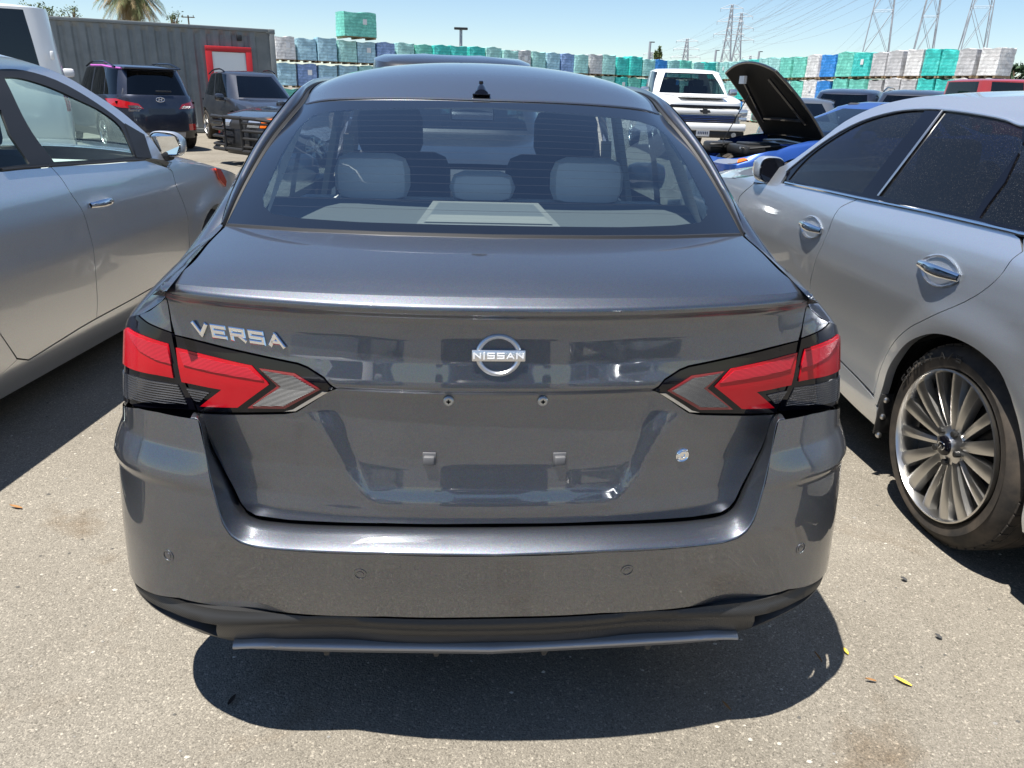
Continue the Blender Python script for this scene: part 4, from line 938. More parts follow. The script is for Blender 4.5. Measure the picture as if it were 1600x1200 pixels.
    # cabin
    for y_ in (.15, -.85):
        for x_ in ((-.5, -1.3) if y_ > 0 else (-.9,)):
            q = bpy.data.objects.new("seat", None); COL.objects.link(q); q.parent = C
            b = MB(); b.box((x_, y_, .80), (.5 if y_ > 0 else 1.25, .16, .6), bev=.06); b.box((x_, y_+.25, .5), (.5 if y_ > 0 else 1.25, .5, .16), bev=.05); b.build("seat_back", CLOTHD, q)
            b = MB(); b.box((x_, y_-.04, 1.2), (.26, .1, .18), bev=.04); b.build("head_restraint", CLOTHD, q)
    b = MB(); b.box((-.9, 1.12, .86), (1.45, .5, .18), bev=.06); b.build("dashboard", CLOTH, C)
    b = MB(); b.box((-.9, .1, .62), (1.55, 2.2, .05)); b.build("cabin_floor", DARK, C)
    return C

def silver_sedan_right():
    yaw = math.radians(-0.9); T = (1.554, .874, 0.0); xf = rotxf(T, yaw)
    C = thing("silver_sedan", "silver sedan on the right with dusty black windows and multi-spoke alloy rear wheel", "car", T, -yaw)
    zs = [.10, .18, .24, .30, .40, .55, .66, .76, .86, .94, 1.00, 1.05, 1.10, 1.2, 1.33, 1.43, 1.50]
    xs = [-.12, -.075, -.035, -.02, -.03, -.022, -.006, .006, .004, -.004, -.022, -.050, -.072, -.13, -.215, -.30, -.42]
    RS = sidefn(zs, xs, -1, [(2.9, 3.8, .16), (-.35, -1.1, .10)], [(0, .345, .385, .016), (2.85, .345, .385, .016)])
    t = lambda *p: tr(RS, p, xf=xf, face=-1)
    K = dict(st=.028, flip=True)
    dgap = t((1341, 311), (1320, 320), (1310, 327), (1292, 367), (1275, 405), (1266, 440)); dgap = dgap+[(dgap[-1][0]-.00, .62), (dgap[-1][0]-.01, .45), (dgap[-1][0]-.02, .315)]
    dgap = sm(dgap[:-3])+dgap[-3:]
    rgap = t((1598, 393), (1582, 405), (1562, 432), (1525, 462), (1450, 497), (1417, 515), (1392, 542), (1377, 573), (1370, 597), (1365, 617))
    rgap = sm(rgap)
    dbot = t((1365, 617), (1340, 590), (1312, 562)); fx = dgap[-1][0]
    dbot = dbot+[(fx, dbot[-1][1]+.0)]
    belt = (lambda b: b)(t((1228, 286), (1282, 297), (1341, 310), (1450, 332), (1580, 362), (1598, 367))); bz = belt[-1][1]
    rtop = [(rgap[0][0]-.02, rgap[0][1]+.07)]
    rear_o = [belt[2]]+dgap[1:-1]+[(fx, dbot[-1][1])]+dbot[::-1][1:]+rgap[::-1][1:]+[(belt[-1][0], belt[-1][1]-.01)]+belt[3:5][::-1]
    dro = panel("rear_door", SILVERB, C, RS, rear_o, gap=.0022, flange=.02, **K)
    hv = t((1468, 423))[0]; handle(dro, RS, hv, -1, 1.0); hv2 = t((1268, 355))[0]
    fb = hv2[0]+.9
    ff = [(2.12, .30), (2.14, .6), (2.12, .9), (1.98, .985)]
    front_o = [belt[2]]+dgap[1:-1]+[(fx, dbot[-1][1])]+ff+[belt[0], belt[1]]
    dfo = panel("front_door", SILVERB, C, RS, front_o, gap=.0022, flange=.02, **K); handle(dfo, RS, hv2, -1, .95)
    def arch(cy, r, a0, a1): return [(cy+r*math.cos(q), .345+r*math.sin(q)) for q in np.linspace(a0, a1, 26)]
    ar = t((1380, 603), (1390, 572), (1412, 541), (1437, 526), (1465, 522), (1500, 532), (1537, 555), (1568, 592))
    ar = sm(ar+[(-.37, .40), (-.39, .25)], 5)
    sz = .175
    body = PB()
    quarter = rgap[:-1]+t((1372, 608))+[(ar[0][0]+.03, .33)]+ar+[(-1.0, .25), (-1.12, .5), (-1.15, .75), (-1.05, .95), (-.85, 1.06), (rgap[0][0]-.30, bz+.02), (belt[-1][0]-.01, bz-.008)]
    quarter = rgap+[(rgap[-1][0]-.015, rgap[-1][1]-.03), (ar[0][0]+.015, ar[0][1]-.09)]+ar+[(-1.0, .25), (-1.12, .5), (-1.15, .75), (-1.05, .95), (-.85, 1.06), (belt[-1][0]-.30, bz+.02), (belt[-1][0]-.01, bz-.008)]
    body.add(panel_geo(RS, quarter, gap=.0015, flange=.03, **K))
    sb = t((1375, 672), (1340, 640), (1312, 612))
    sill = [(ar[0][0]+.012, ar[0][1]-.10)]+[(dbot[0][0]-.01, dbot[0][1]-.012)]+[(u, v-.006) for u, v in dbot[1:]]+[(2.42, dbot[-1][1]-.006), (2.45, sz), (sb[-1][0]+.3, sb[-1][1])]+sb[::-1]
    body.add(panel_geo(RS, sill, gap=.001, flange=.02, **K))
    aF = arch(2.85, .375, math.pi*1.08, -.1)
    fender = [(2.125, .30), (2.145, .6), (2.125, .9), (1.99, .985), (2.0, 1.0), (2.4, .975), (3.0, .91), (3.5, .80), (3.75, .66), (3.78, .3), (3.3, .2)]+aF[::-1]+[(2.45, .18), (2.42, .29)]
    body.add(panel_geo(RS, fender, gap=.001, flange=.02, **K))
    # greenhouse
    sil = t((1226, 258), (1275, 224), (1320, 190), (1360, 170), (1400, 158), (1450, 150)); sil = [(2.35, .985), (2.15, 1.0)]+sil+[(.75, 1.455), (.4, 1.46), (0, 1.43), (-.4, 1.33), (-.7, 1.19), (-.9, 1.075)]
    sil = sm(sil, 3)
    top = t((1230, 268), (1260, 243), (1300, 214), (1350, 188), (1400, 174), (1445, 170), (1475, 171), (1525, 177), (1575, 187), (1598, 196)); top = top+[(.2, 1.37), (-.1, 1.30), (-.35, 1.2), (-.45, 1.12)]; top = sm(top, 3)
    body.add(panel_geo(RS, sil+[(-.62, 1.06), (-.48, 1.085)]+top[::-1]+[(belt[0][0]+.06, belt[0][1]-.02), (2.2, .985)], flange=.012, **K))
    bm = [(u, v+.004) for u, v in belt]
    dlo = top+[(-.40, 1.09), (belt[-1][0]-.3, bz+.025)]+bm[::-1]
    g1 = sm(t((1232, 281), (1262, 247), (1302, 217), (1350, 191), (1400, 177), (1447, 171)))+t((1434, 187), (1421, 204), (1408, 221), (1395, 238), (1383, 254), (1371, 270), (1359, 286), (1347, 302), (1285, 292))
    bl = [(1374+101*f, 306-133*f) for f in np.linspace(0, 1, 9)]
    g2 = t((1475, 173), (1525, 180), (1575, 190), (1598, 199), (1598, 231), (1580, 253), (1560, 279), (1540, 308), (1522, 338), (1450, 324))+t(*bl[:-1])
    g3 = t((1599, 250), (1570, 285), (1545, 318), (1530, 341), (1580, 353)); g3 = [g3[1], g3[2], g3[3], g3[4], (belt[-1][0]-.22, bz+.035), (-.30, 1.12), (-.05, 1.26), (.20, 1.33), (g2[3][0]-.05, g2[3][1]-.01)]
    panel("window_surround", BLACKGLOSS, C, RS, dlo, off=.001, flange=.012, holes=[g1, g2, g3], **K)
    for g in (g1, g2, g3): panel("side_window", GLASS_T, C, RS, g, st=.05, flange=0, off=-.004, flip=True)
    for nm, ln_, r_ in (("belt_trim", [(u, v+.002) for u, v in belt]+[(belt[-1][0]-.3, bz+.022), (-.43, 1.10)], .0075), ("roof_trim", top, .006)):
        L_ = dens(ln_, .04, False); P = RS(L_[:, 0], L_[:, 1])+np.array([-.004, 0, 0]); b = MB(); b.tube(P, r_, 8); b.build(nm, CHROME if nm == "belt_trim" else SILVERB, C)
    L_ = np.array(t(*[(1373+101*f, 306-133*f) for f in np.linspace(0, 1, 9)])); b = MB(); b.tube(RS(L_[:, 0], L_[:, 1])+np.array([-.003, 0, 0]), .005, 6); b.build("pillar_trim", SATIN, C)
    body.build("body", SILVERB, C)
    sh = panel_geo(RS, [(.42, .24), (2.3, .24), (2.3, .95), (.3, 1.0), (-.0, .95), (.0, .75), (.42, .55)], st=.1, flange=0, off=-.03, flip=True); mk("inner_shell", sh[0], sh[1], DARK, C)
    # wheel housing
    for cy in (0, 2.85):
        b = MB(); b.grid(np.array([[(x, cy+r*math.cos(q), .345+r*math.sin(q)) for q in np.linspace(-.12, math.pi+.12, 30)] for x, r in ((.05, .385), (.30, .385), (.30, .02))])); b.build("wheel_housing", DARK, C)
    w = wheel_parts(C, (.005, 0, .345), .345, .22, .260, -1, 'multi', rot=math.pi/2+.1, rimmat=mat("alloy_grey", (.60, .59, .57), .30, 1.0))
    wt = [c for c in w.children if c.name.startswith("tyre")][0]; TL = mat("tyre_lettering", (.012, .012, .012), .5)
    for k, ch in enumerate("SPORTA/S"):
        a_ = math.radians(27+8.0*k+(4 if k > 4 else 0)); rr = .306; Rr = np.stack([np.array([0, -math.sin(a_), -0.0])*0+np.array([0, -math.sin(a_), math.cos(a_)])*-1, np.array([0, math.cos(a_), math.sin(a_)]), np.array([-1., 0, 0])], -1)
        Rr[:, 0] = -np.cross(Rr[:, 1], Rr[:, 2])*-1
        word(wt, ch, np.array([-.003, math.cos(a_)*rr, math.sin(a_)*rr]), Rr, .026, .026, TL, .002, bold=.2)
    hb_ = MB(); hb_.tube([(-.0005, .017*math.cos(q), .013*math.sin(q)) for q in np.linspace(-1.2, math.pi+1.2, 22)], .0018, 6); hb_.tube([(-.0005, -.007, -.011), (-.0005, 0, .006), (-.0005, .007, -.011)], .0018, 6); hb_.build("hub_emblem", CHROME, w)
    wheel_parts(C, (.005, 2.85, .345), .345, .22, .260, -1, 'multi', rimmat=SATIN)
    for y_ in (0, 2.85): wheel_parts(C, (1.80, y_, .345), .345, .22, .243, 1, 'five')
    # mud flap with bolts
    b = MB(); p0 = RS(ar[0][0]+.012, .28); b.box((p0[0]+.035, p0[1]-.006, .28), (.075, .008, .17), bev=.003); b.build("mud_flap", CARB, C)
    for z_ in (.19, .27, .34):
        b = MB(); b.lathe([(0, .012), (.006, .011), (.009, .006), (.009, 0)], 12, (-.3, -1, 0), (p0[0]+.02, p0[1]-.010, z_)); b.build("clip", SATIN, C.children[-1] if False else C)
    # top skins
    edge = lambda uv: [RS(u, v) for u, v in uv]
    skin = sedan_top(C, SILVERB, None, 1.80, -1, None, None, None, None, None)
    k0 = 18; rf = edge(sil[k0:-9]); 
    skin("roof", rf, .06, .03, -.05, .03, .005, SILVERB)
    skin("windscreen", edge(sil[:k0+1]), .25, .03, .06, .03, .03, GLASS_F, (0, .5, .8))
    skin("rear_window", edge(sil[-10:]), -.05, .05, -.10, .03, .03, GLASS_T, (0, -.5, .8))
    skin("hood", edge([(2.2, .99), (2.4, .975), (3.0, .91), (3.5, .80), (3.75, .66)]), .25, .04, .25, .03, .05, SILVERB)
    skin("trunk_lid", edge([(-.9, 1.075), (-1.05, 1.0), (-1.12, .9)]), -.10, .03, -.25, .03, .02, SILVERB)
    far = [(-1.0, .25), (-1.12, .5), (-1.05, .95), (-.85, 1.06), (2.0, 1.0), (2.4, .975), (3.0, .91), (3.5, .80), (3.75, .66), (3.78, .3)]+aF[::-1]+[(.40, .2)]+arch(0, .375, -.1, math.pi*1.08)
    V, Fs, N = panel_geo(RS, far, st=.1, flange=0, flip=True); V = V*np.array([-1, 1, 1])+np.array([1.80, 0, 0]); mk("side_panel", V, [f[::-1] for f in Fs], SILVERB, C, True, N*np.array([-1, 1, 1]))
    V, Fs, N = panel_geo(RS, sil+[(-.62, 1.06), (2.2, .985)], st=.06, flange=0, flip=True, holes=[g1, g2]); V = V*np.array([-1, 1, 1])+np.array([1.80, 0, 0]); mk("pillar_frame", V, [f[::-1] for f in Fs], SILVERB, C, True, N*np.array([-1, 1, 1]))
    b = MB(); P = np.array([[(.9-x*.84, -1.12-.2*(1-x*x), z) for x in np.linspace(1, -1, 13)] for z in (.25, .5, .8, .95)]); b.grid(P); fix(b.build("rear_bumper", SILVERB, C))
    b = MB(); P = np.array([[(.9-x*.84, 3.78+.22*(1-x*x), z) for x in np.linspace(-1, 1, 13)] for z in (.2, .4, .66)]); b.grid(P); fix(b.build("front_bumper", SILVERB, C))
    b = MB(); b.box((.9, 1.4, .2), (1.5, 4.4, .05)); b.box((.9, 1.3, .62), (1.5, 2.4, .05)); b.build("underbody", DARK, C)
    # mirror
    mp = t((1208, 268))[0]; mp = RS(*mp)+np.array([-.02, .02, .01]); b = MB(); P = []
    for (dy, w_, h) in ((-.05, .115, .125), (-.035, .125, .135), (.02, .125, .135), (.07, .10, .11), (.10, .06, .06), (.11, .01, .01)):
        P.append([mp+np.array([math.copysign(abs(math.cos(q))**.6, math.cos(q))*w_/2, dy-.025*math.cos(q), math.copysign(abs(math.sin(q))**.7, math.sin(q))*h/2]) for q in np.linspace(0, 2*math.pi, 29)])
    b.grid(np.array(P)); mo = fix(b.build("door_mirror", SILVERB, C, sharp=60))
    b = MB(); b.add([mp+np.array([math.copysign(abs(math.cos(q))**.6, math.cos(q))*.052, -.051-.025*math.cos(q), math.copysign(abs(math.sin(q))**.7, math.sin(q))*.06]) for q in np.linspace(0, 2*math.pi, 28, endpoint=False)], [tuple(range(28)), tuple(range(27, -1, -1))]); b.build("mirror_glass", BLACKGLOSS, mo, smooth=False)
    b = MB(); b.box(mp+np.array([.09, .0, -.05]), (.12, .07, .05), bev=.02); b.build("mirror_foot", BLACK, mo)
    for y_ in (1.1, .15):
        b = MB(); b.box((.9, y_, .85), (1.3, .16, .6), bev=.06); b.box((.5, y_-.04, 1.2), (.26, .1, .18), bev=.04); b.box((1.3, y_-.04, 1.2), (.26, .1, .18), bev=.04); b.build("seats", CLOTHD, C)
    return C

# ------------------------------------------------------------------ cars further off: stacked plan rings
TINT = glass("dark_window", (0.05, 0.06, 0.065), 0.05); TINTL = glass("clear_window", (0.45, 0.52, 0.52), 0.05)
DLAMP = mat("red_tail_lens", (0.42, 0.008, 0.012), 0.12, 0, 0.5, 1.0)
PLATE = mat("plate_white", (0.75, 0.75, 0.73), 0.5)
class Ring:
    """closed plan outline at one level: half width hw, from y0 to y1, squareness n, height by y"""
    def __init__(s, hw, y0, y1, n, zf, n2=None):
        q = np.linspace(0, math.pi, 900); c, sn = np.cos(q), np.sin(q); yc = (y0+y1)/2; hl = (y1-y0)/2
        x = hw*np.abs(sn)**(2/n); y = yc-hl*np.sign(c)*np.abs(c)**(2/n)
        d = np.r_[0, np.cumsum(np.hypot(np.diff(x), np.diff(y)))]; s.t = d/d[-1]; s.x, s.y = x, y; s.zf = zf
    def at(s, k):
        k = np.asarray(k, float); a = np.abs(k); x = np.interp(a, s.t, s.x)*np.sign(np.where(k == 0, 1, k)); y = np.interp(a, s.t, s.y)
        z = s.zf(y) if callable(s.zf) else s.zf+0*y
        return np.stack([x, y, z], -1)
class Hull:
    """surface S(k,l): k in [-1,1] round the car (0 tail, +-1 nose, + is the right side), l the level"""
    def __init__(s, rings): s.r = rings; s.dom = (-1, 1, 0, len(rings)-1); s.scale = (5.5, .3)
    def __call__(s, k, l):
        k, l = np.broadcast_arrays(np.asarray(k, float), np.asarray(l, float)); A = np.stack([r.at(k) for r in s.r], 0); i = np.clip(l.astype(int), 0, len(s.r)-2); f = (l-i)[..., None]
        ix = np.indices(k.shape) if k.shape else []
        if k.shape: a = A[(i,)+tuple(ix)]; b = A[(i+1,)+tuple(ix)]
        else: a = A[int(i)]; b = A[int(i)+1]
        return a*(1-f)+b*f
def pl(*p):
    P = np.array(p, float); return lambda y: np.interp(y, P[:, 0], P[:, 1])
def gen_car(name, label, cat, loc, a, P, body_m, clad=None, glass_m=None, group=None, hood_open=False):
    """P: W, L, wheels (y), R, belt (y,z) pts, roof z/y range, hood etc.  a: heading, degrees clockwise from +y"""
    C = thing(name, label, cat, (loc[0], loc[1], 0), -math.radians(a), group)
    W_, L = P['W']/2, P['L']; y0, y1 = -L/2, L/2; R = P['R']; wy = P['wheels']; sill = P.get('sill', .22); cl = P.get('clad', sill+.14)
    ar = R+.07
    def low(z0):
        def f(y):
            z = z0+0*np.asarray(y, float)
            for w in wy:
                d = np.abs(y-w); z = np.maximum(z, np.where(d < ar, R+np.sqrt(np.maximum(ar*ar-d*d, 0)), 0))
            return z
        return f
    belt = pl(*P['belt']); mid = P.get('mid', .62)
    nb = P.get('n', 5.5)
    lowb = low(sill); lowc = lambda y: np.maximum(low(sill)(y), cl); lowm = lambda y: np.maximum(low(sill)(y)+.0, mid)
    hi = lambda y: np.maximum(low(sill)(y)+.02, np.minimum(mid+.5*(belt(y)-mid), belt(y)-.05))
    g0, g1 = P['gh']; r0, r1 = P['roof']; gz = pl(*P['ghz']); rz = pl(*P['roofz'])
    gw = P.get('gw', W_-.10); rw = P.get('rw', W_-.26)
    rings = [Ring(W_-.06, y0+.06, y1-.06, nb, lowb), Ring(W_-.015, y0+.01, y1-.0, nb, lowc), Ring(W_, y0, y1, nb, lowm), Ring(W_-.005, y0+P.get('tail_in', .03)*.4, y1-.03, nb, hi), Ring(W_-.045, y0+P.get('tail_in', .03), y1-P.get('nose_in', .10), nb, belt),
             Ring(gw, g0, g1, P.get('gn', 5.5), gz), Ring(gw+(rw-gw)*.55, g0+(r0-g0)*.55, g1+(r1-g1)*.55, P.get('gn', 5.5), lambda y: gz(np.clip(y, g0, g1))+(rz(y)-gz(np.clip(y, g0, g1)))*.57), Ring(rw, r0, r1, P.get('rn', 5), rz),
             Ring(rw-.10, r0+.12, r1-.15, 4.5, lambda y: rz(y)+.035), Ring(rw*.45, r0+.5*(r1-r0)*.5, r1-.5*(r1-r0)*.5, 3, lambda y: rz(y)+.055), Ring(.005, (r0+r1)/2-.02, (r0+r1)/2+.02, 2, lambda y: rz(y)+.06)]
    H = Hull(rings); n = 2*96
    ks = np.linspace(-1, 1, n+1)
    for w in wy: pass
    lv = [0, 1, 2, 3, 4]+[4+i/4 for i in (1, 2, 3)]+[5, 5.08, 5.5, 6, 6.5, 6.92, 7, 7.5, 8, 9, 10]
    G = np.stack([H(ks, l+0*ks) for l in lv], 0)
    # bonnet and deck bulge
    for i, l in enumerate(lv):
        if 4 < l < 5: f = l-4; G[i, :, 2] += P.get('bulge', .05)*4*f*(1-f)*(np.abs(H(ks, l+0*ks)[:, 1]) > 0)
    V = G.reshape(-1, 3); m_ = len(ks); side = {'b': [], 'c': []}; wins = {}
    pil = P['pillars']      # list of (k0,k1,name) window spans on |k|
    for i in range(len(lv)-1):
        for j in range(n):
            kc = abs((ks[j]+ks[j+1])/2); lc = (lv[i]+lv[i+1])/2; q = (i*m_+j, i*m_+j+1, (i+1)*m_+j+1, (i+1)*m_+j)
            nm = None
            if 5.08 < lc < 6.92:
                for (k0, k1, wn) in pil:
                    if k0 <= kc <= k1: nm = (wn, 0 if wn in ('windscreen', 'rear_window') else (1 if ks[j] >= 0 else -1), k0); break
            if nm: wins.setdefault(nm, []).append(q)
            elif hood_open and 4 < lc < 5 and kc > hood_open: continue
            elif clad is not None and lc < P.get('cladtop', 1.0): side['c'].append(q)
            else: side['b'].append(q)
    def sub(fs):
        ids = sorted(set(v for f in fs for v in f)); mp = {v: i for i, v in enumerate(ids)}; return V[ids], [[mp[v] for v in f] for f in fs]
    v, f = sub(side['b']); bo = mk("body", v, f, body_m, C, True, None, 32); 
    if side['c']: v, f = sub(side['c']); mk("lower_cladding", v, f, clad, C, True, None, 32)
    for (wn, sd, k0), fs in wins.items():
        v, f = sub(fs); mk(wn, v, f, glass_m or TINT, C, True, None, 60)
    # dark cabin floor, seats and underside
    b = MB(); b.box((0, 0, sill+.06), (P['W']-.35, L-.5, .05)); b.box((0, (g0+g1)/2, P['ghz'][0][1]-.12), (P['W']-.3, (g1-g0)*.9, .04)); b.build("underbody", DARK, C)
    for y_ in P.get('seats', ((g0+g1)/2+.25,)):
        b = MB()
        for x_ in (-.36, .36): b.box((x_, y_, P['ghz'][0][1]-.05), (.48, .14, .55), bev=.05); b.box((x_, y_, P['ghz'][0][1]+.28), (.26, .10, .18), bev=.04)
        b.build("seats", CLOTHD, C)
    for sx in (-1, 1):
        for w in wy: wheel_parts(C, (sx*(W_-.02), w, R), R, .23, R*.66, sx, P.get('wstyle', 'five'), n=24)
    ry = P.get('mirror')
    if ry:
        for sx in (-1, 1):
            b = MB(); b.box((sx*(W_+.09), ry[0], ry[1]), (.22, .14, .16), bev=.05); b.box((sx*(W_-.05), ry[0], ry[1]-.06), (.14, .08, .05), bev=.02); b.build("door_mirror", P.get('mirror_m', body_m), C)
    if P.get('rails'):
        for sx in (-1, 1):
            b = MB(); zr = lambda y: float(rz(y))
            ys = np.linspace(r0+.15, r1-.35, 12); pts = [(sx*(rw-.05), y, zr(y)+.035+.055*min(1, 4*t, 4*(1-t))) for y, t in zip(ys, np.linspace(0, 1, 12))]
            b.tube(pts, .018, 8); b.build("roof_rail", BLACKGLOSS, C)
    C["_n"] = 0; del C["_n"]
    return C, H
def over(C, H, name, m, k0, k1, l0, l1, off=.006, st=.05, sides=(1, -1), poly=None):
    """a lamp, grille or plate lying on the car's skin"""
    out = []
    for sg in sides:
        if poly: o = [(sg*k, l) for k, l in poly]
        elif k0 < 0 and sg == sides[0] and len(sides) == 1: o = [(k0, l0), (k1, l0), (k1, l1), (k0, l1)]
        else: o = [(sg*k0, l0), (sg*k1, l0), (sg*k1, l1), (sg*k0, l1)]
        UV, T = tess(o, [], st, H.scale); u, v = UV[:, 0], UV[:, 1]; N = nrm(H, u, v, .03); cen = H(u, v)
        if (N*(cen-np.array([0, 0, .8]))).sum() < 0: N = -N; T = T[:, ::-1]
        P = cen+N*off; bd = {}
        for t in T:
            for a, b in ((t[0], t[1]), (t[1], t[2]), (t[2], t[0])): bd[(a, b)] = 1
        nV = len(P); V = np.vstack([P, cen-N*.03]); Fs = T.tolist()+[(b, a, a+nV, b+nV) for a, b in bd if (b, a) not in bd]
        out.append(fix(mk(name, V, Fs, m, C, True, None, 40)))
    return out

NAVY = paint("navy_paint", (0.018, 0.026, 0.050), 0.6, 0.35, 0.3, 0.35); DGREY = paint("dark_grey_paint", (0.035, 0.040, 0.055), 0.6, 0.35, 0.3, 0.35)
WHITE = paint("white_paint", (0.80, 0.80, 0.79), 0.0, 0.4, 0.0, 0.12); BLUE = paint("blue_paint", (0.014, 0.072, 0.32), 0.35, 0.35, 0.3, 0.2)
INK = paint("black_paint", (0.010, 0.011, 0.014), 0.3, 0.35, 0.3, 0.3); CRIMSON = paint("red_paint", (0.42, 0.022, 0.022), 0.1, 0.4, 0.2, 0.25)
GREYP = paint("grey_paint", (0.16, 0.17, 0.18), 0.7, 0.38, 0.3, 0.35)
SUVP = dict(W=1.88, L=4.70, R=.365, wheels=(-1.36, 1.36), sill=.27, clad=.42, mid=.74, belt=[(-2.35, 1.06), (-1.0, 1.03), (1.0, 1.0), (1.5, .98), (2.1, .88), (2.35, .74)], gh=(-2.22, 1.05), ghz=[(-2.25, 1.10), (0, 1.05), (1.1, 1.06)],
    roof=(-1.98, .45), roofz=[(-2.0, 1.60), (-1.2, 1.66), (-.3, 1.665), (.45, 1.60)], pillars=[(0, .135, 'rear_window'), (.19, .30, 'side_window'), (.315, .50, 'side_window'), (.52, .76, 'side_window'), (.855, 1, 'windscreen')], mirror=(.75, 1.08), rails=True, tail_in=.06, nose_in=.12)
SEDP = dict(W=1.82, L=4.75, R=.33, wheels=(-1.38, 1.38), sill=.2, clad=.30, mid=.62, belt=[(-2.37, .93), (-1.5, .98), (0, .95), (1.0, .93), (1.8, .82), (2.37, .66)], gh=(-1.75, 1.10), ghz=[(-1.8, 1.02), (-.5, .98), (1.1, .97)],
    roof=(-1.0, .30), roofz=[(-1.0, 1.36), (-.4, 1.42), (.3, 1.37)], pillars=[(0, .15, 'rear_window'), (.25, .47, 'side_window'), (.49, .74, 'side_window'), (.84, 1, 'windscreen')], mirror=(.75, 1.02), nose_in=.12)
def far_cars():
    # navy SUV seen from its tail
    p = ony(252, 215, 16.0); C, H = gen_car("navy_suv", "dark blue SUV seen from behind, with roof rails and a pink reflection along its roof edge", "car", (-7.75, 17.6), -39, dict(SUVP, n=4.6, gn=4.6, rw=.70, rn=4.2), NAVY, CARB, TINT)
    over(C, H, "tail_lamp", DLAMP, 0, 0, 0, 0, poly=[(.060, 2.75), (.075, 3.35), (.155, 3.95), (.225, 3.95), (.19, 3.2), (.135, 2.85)])
    over(C, H, "lamp_lens", CLEAR, 0, 0, 0, 0, off=.010, poly=[(.066, 2.85), (.078, 3.15), (.11, 3.15), (.105, 2.85)])
    over(C, H, "number_plate_recess", INK, -.045, .045, 2.1, 2.8, sides=(1,)); over(C, H, "fog_lamp", DLAMP, .09, .135, 1.05, 1.45)
    over(C, H, "bumper_insert", mat("grey_skid", (.30, .30, .31), .5), -.075, .075, .15, .85, sides=(1,))
    b = MB(); b.box((0, -1.99, 1.635), (1.12, .26, .04), bev=.018); b.build("roof_spoiler", NAVY, C); b = MB(); b.box((.1, -2.27, 1.2), (.32, .02, .03), bev=.01); b.build("rear_wiper", BLACK, C)
    e = MB(); q0 = H(0., 3.9); cs = [(math.cos(t)*.085, math.sin(t)*.045) for t in np.linspace(0, 2*math.pi, 25)]; e.tube([q0+np.array([x, -.012, z]) for x, z in cs], .007, 6)
    for pts in ([(-.035, -.03), (-.022, .03)], [(.022, -.03), (.035, .03)], [(-.03, -.005), (.03, .006)]): e.tube([q0+np.array([x, -.014, z]) for x, z in pts], .007, 6)
    e.build("emblem", CHROME, C)
    R_ = np.array([[1, 0, 0], [0, 0, -1.], [0, 1, 0]]); q1 = H(-.085, 2.62)
    word(C, "SantaFe", q1+np.array([0, -.012, .0]), R_, .30, .05, CHROME, .004, gap=.3, bold=.22)
    pk = mat("pink_reflection", (.42, .10, .42), .7); b = MB()  # pink reflections on roof and window edges, put in as coloured lines
    ks = np.linspace(-.60, -.16, 30); P = H(ks, 7.02+0*ks); b.tube(P+np.array([0, 0, .012]), .022, 6); b.build("roof_edge_reflection", pk, C)
    ks = np.linspace(-.14, .14, 24); b = MB(); b.tube(H(ks, 5.02+0*ks)+np.array([0, -.012, .0]), .008, 6); b.build("window_edge_reflection", pk, C)
    # dark SUV facing the camera
    C, H = gen_car("dark_suv", "dark grey SUV facing the camera beside the shipping container", "car", (-5.35, 19.6), 150, dict(SUVP, n=4.2, gn=4.2, rn=3.6, rw=.68, roof=(-1.85, .20), roofz=[(-1.85, 1.56), (-1.0, 1.63), (-.3, 1.645), (.3, 1.58)]), DGREY, CARB, TINT)
    over(C, H, "headlamp", LAMPGLASS, .885, .945, 3.15, 3.7); over(C, H, "grille", INK, .955, 1.0, 1.9, 3.6)
    # dark roof just beyond the grey sedan
    C, H = gen_car("black_suv", "black SUV parked nose to nose beyond the grey sedan, only its roof showing", "car", (-.16, 6.95), 177, dict(SUVP, W=1.92, rw=.80, rails=False, roofz=[(-2.0, 1.64), (-1.2, 1.70), (-.3, 1.705), (.45, 1.64)]), INK, CARB, TINTL)
    over(C, H, "headlamp", LAMPGLASS, .885, .945, 3.15, 3.7); over(C, H, "grille", BLACK, .955, 1.0, 1.9, 3.6)
    # black car with a grille guard
    C, H = gen_car("black_car", "black car with a tubular grille guard and an orange turn lamp", "car", (-2.42, 14.9), 224, dict(SEDP, W=1.86, belt=[(-2.37, .98), (-1.5, 1.0), (0, .98), (1.0, .98), (1.8, .93), (2.37, .84)]), INK, CARB, TINT)
    over(C, H, "headlamp", LAMPGLASS, .90, .952, 2.6, 3.75); over(C, H, "turn_lamp", ORANGE, .868, .897, 2.6, 3.75); over(C, H, "grille", BLACK, .96, 1.0, 2.2, 3.6)
    g = MB()
    for sx in (-1, 1):
        for z in (.36, .50, .63, .76): g.tube([(sx*.28, 2.46, z), (sx*.74, 2.43, z), (sx*.93, 2.28, z), (sx*.97, 2.08, z)], .022, 8)
        g.tube([(sx*.28, 2.46, .30), (sx*.28, 2.46, .84), (sx*.74, 2.43, .84), (sx*.95, 2.25, .80), (sx*.98, 2.06, .70), (sx*.98, 2.04, .40), (sx*.94, 2.26, .30), (sx*.74, 2.43, .28), (sx*.28, 2.46, .28)], .034, 8)
    g.tube([(-.28, 2.46, .84), (.28, 2.46, .84)], .034, 8); g.tube([(-.28, 2.46, .30), (.28, 2.46, .30)], .03, 8); g.build("grille_guard", BLACK, C)
    # silver car beyond the open bonnet, dark cars along the right
    C, H = gen_car("grey_car", "grey sedan half hidden between the white pickup and the raised bonnet", "car", (8.0, 17.2), 205, SEDP, GREYP, None, TINT)
    over(C, H, "headlamp", LAMPGLASS, .89, .945, 3.0, 3.6)
    C, H = gen_car("teal_grey_car", "dark grey sedan whose windscreen shows behind the raised black bonnet", "car", (9.2, 14.0), 215, SEDP, DGREY, None, TINTL)
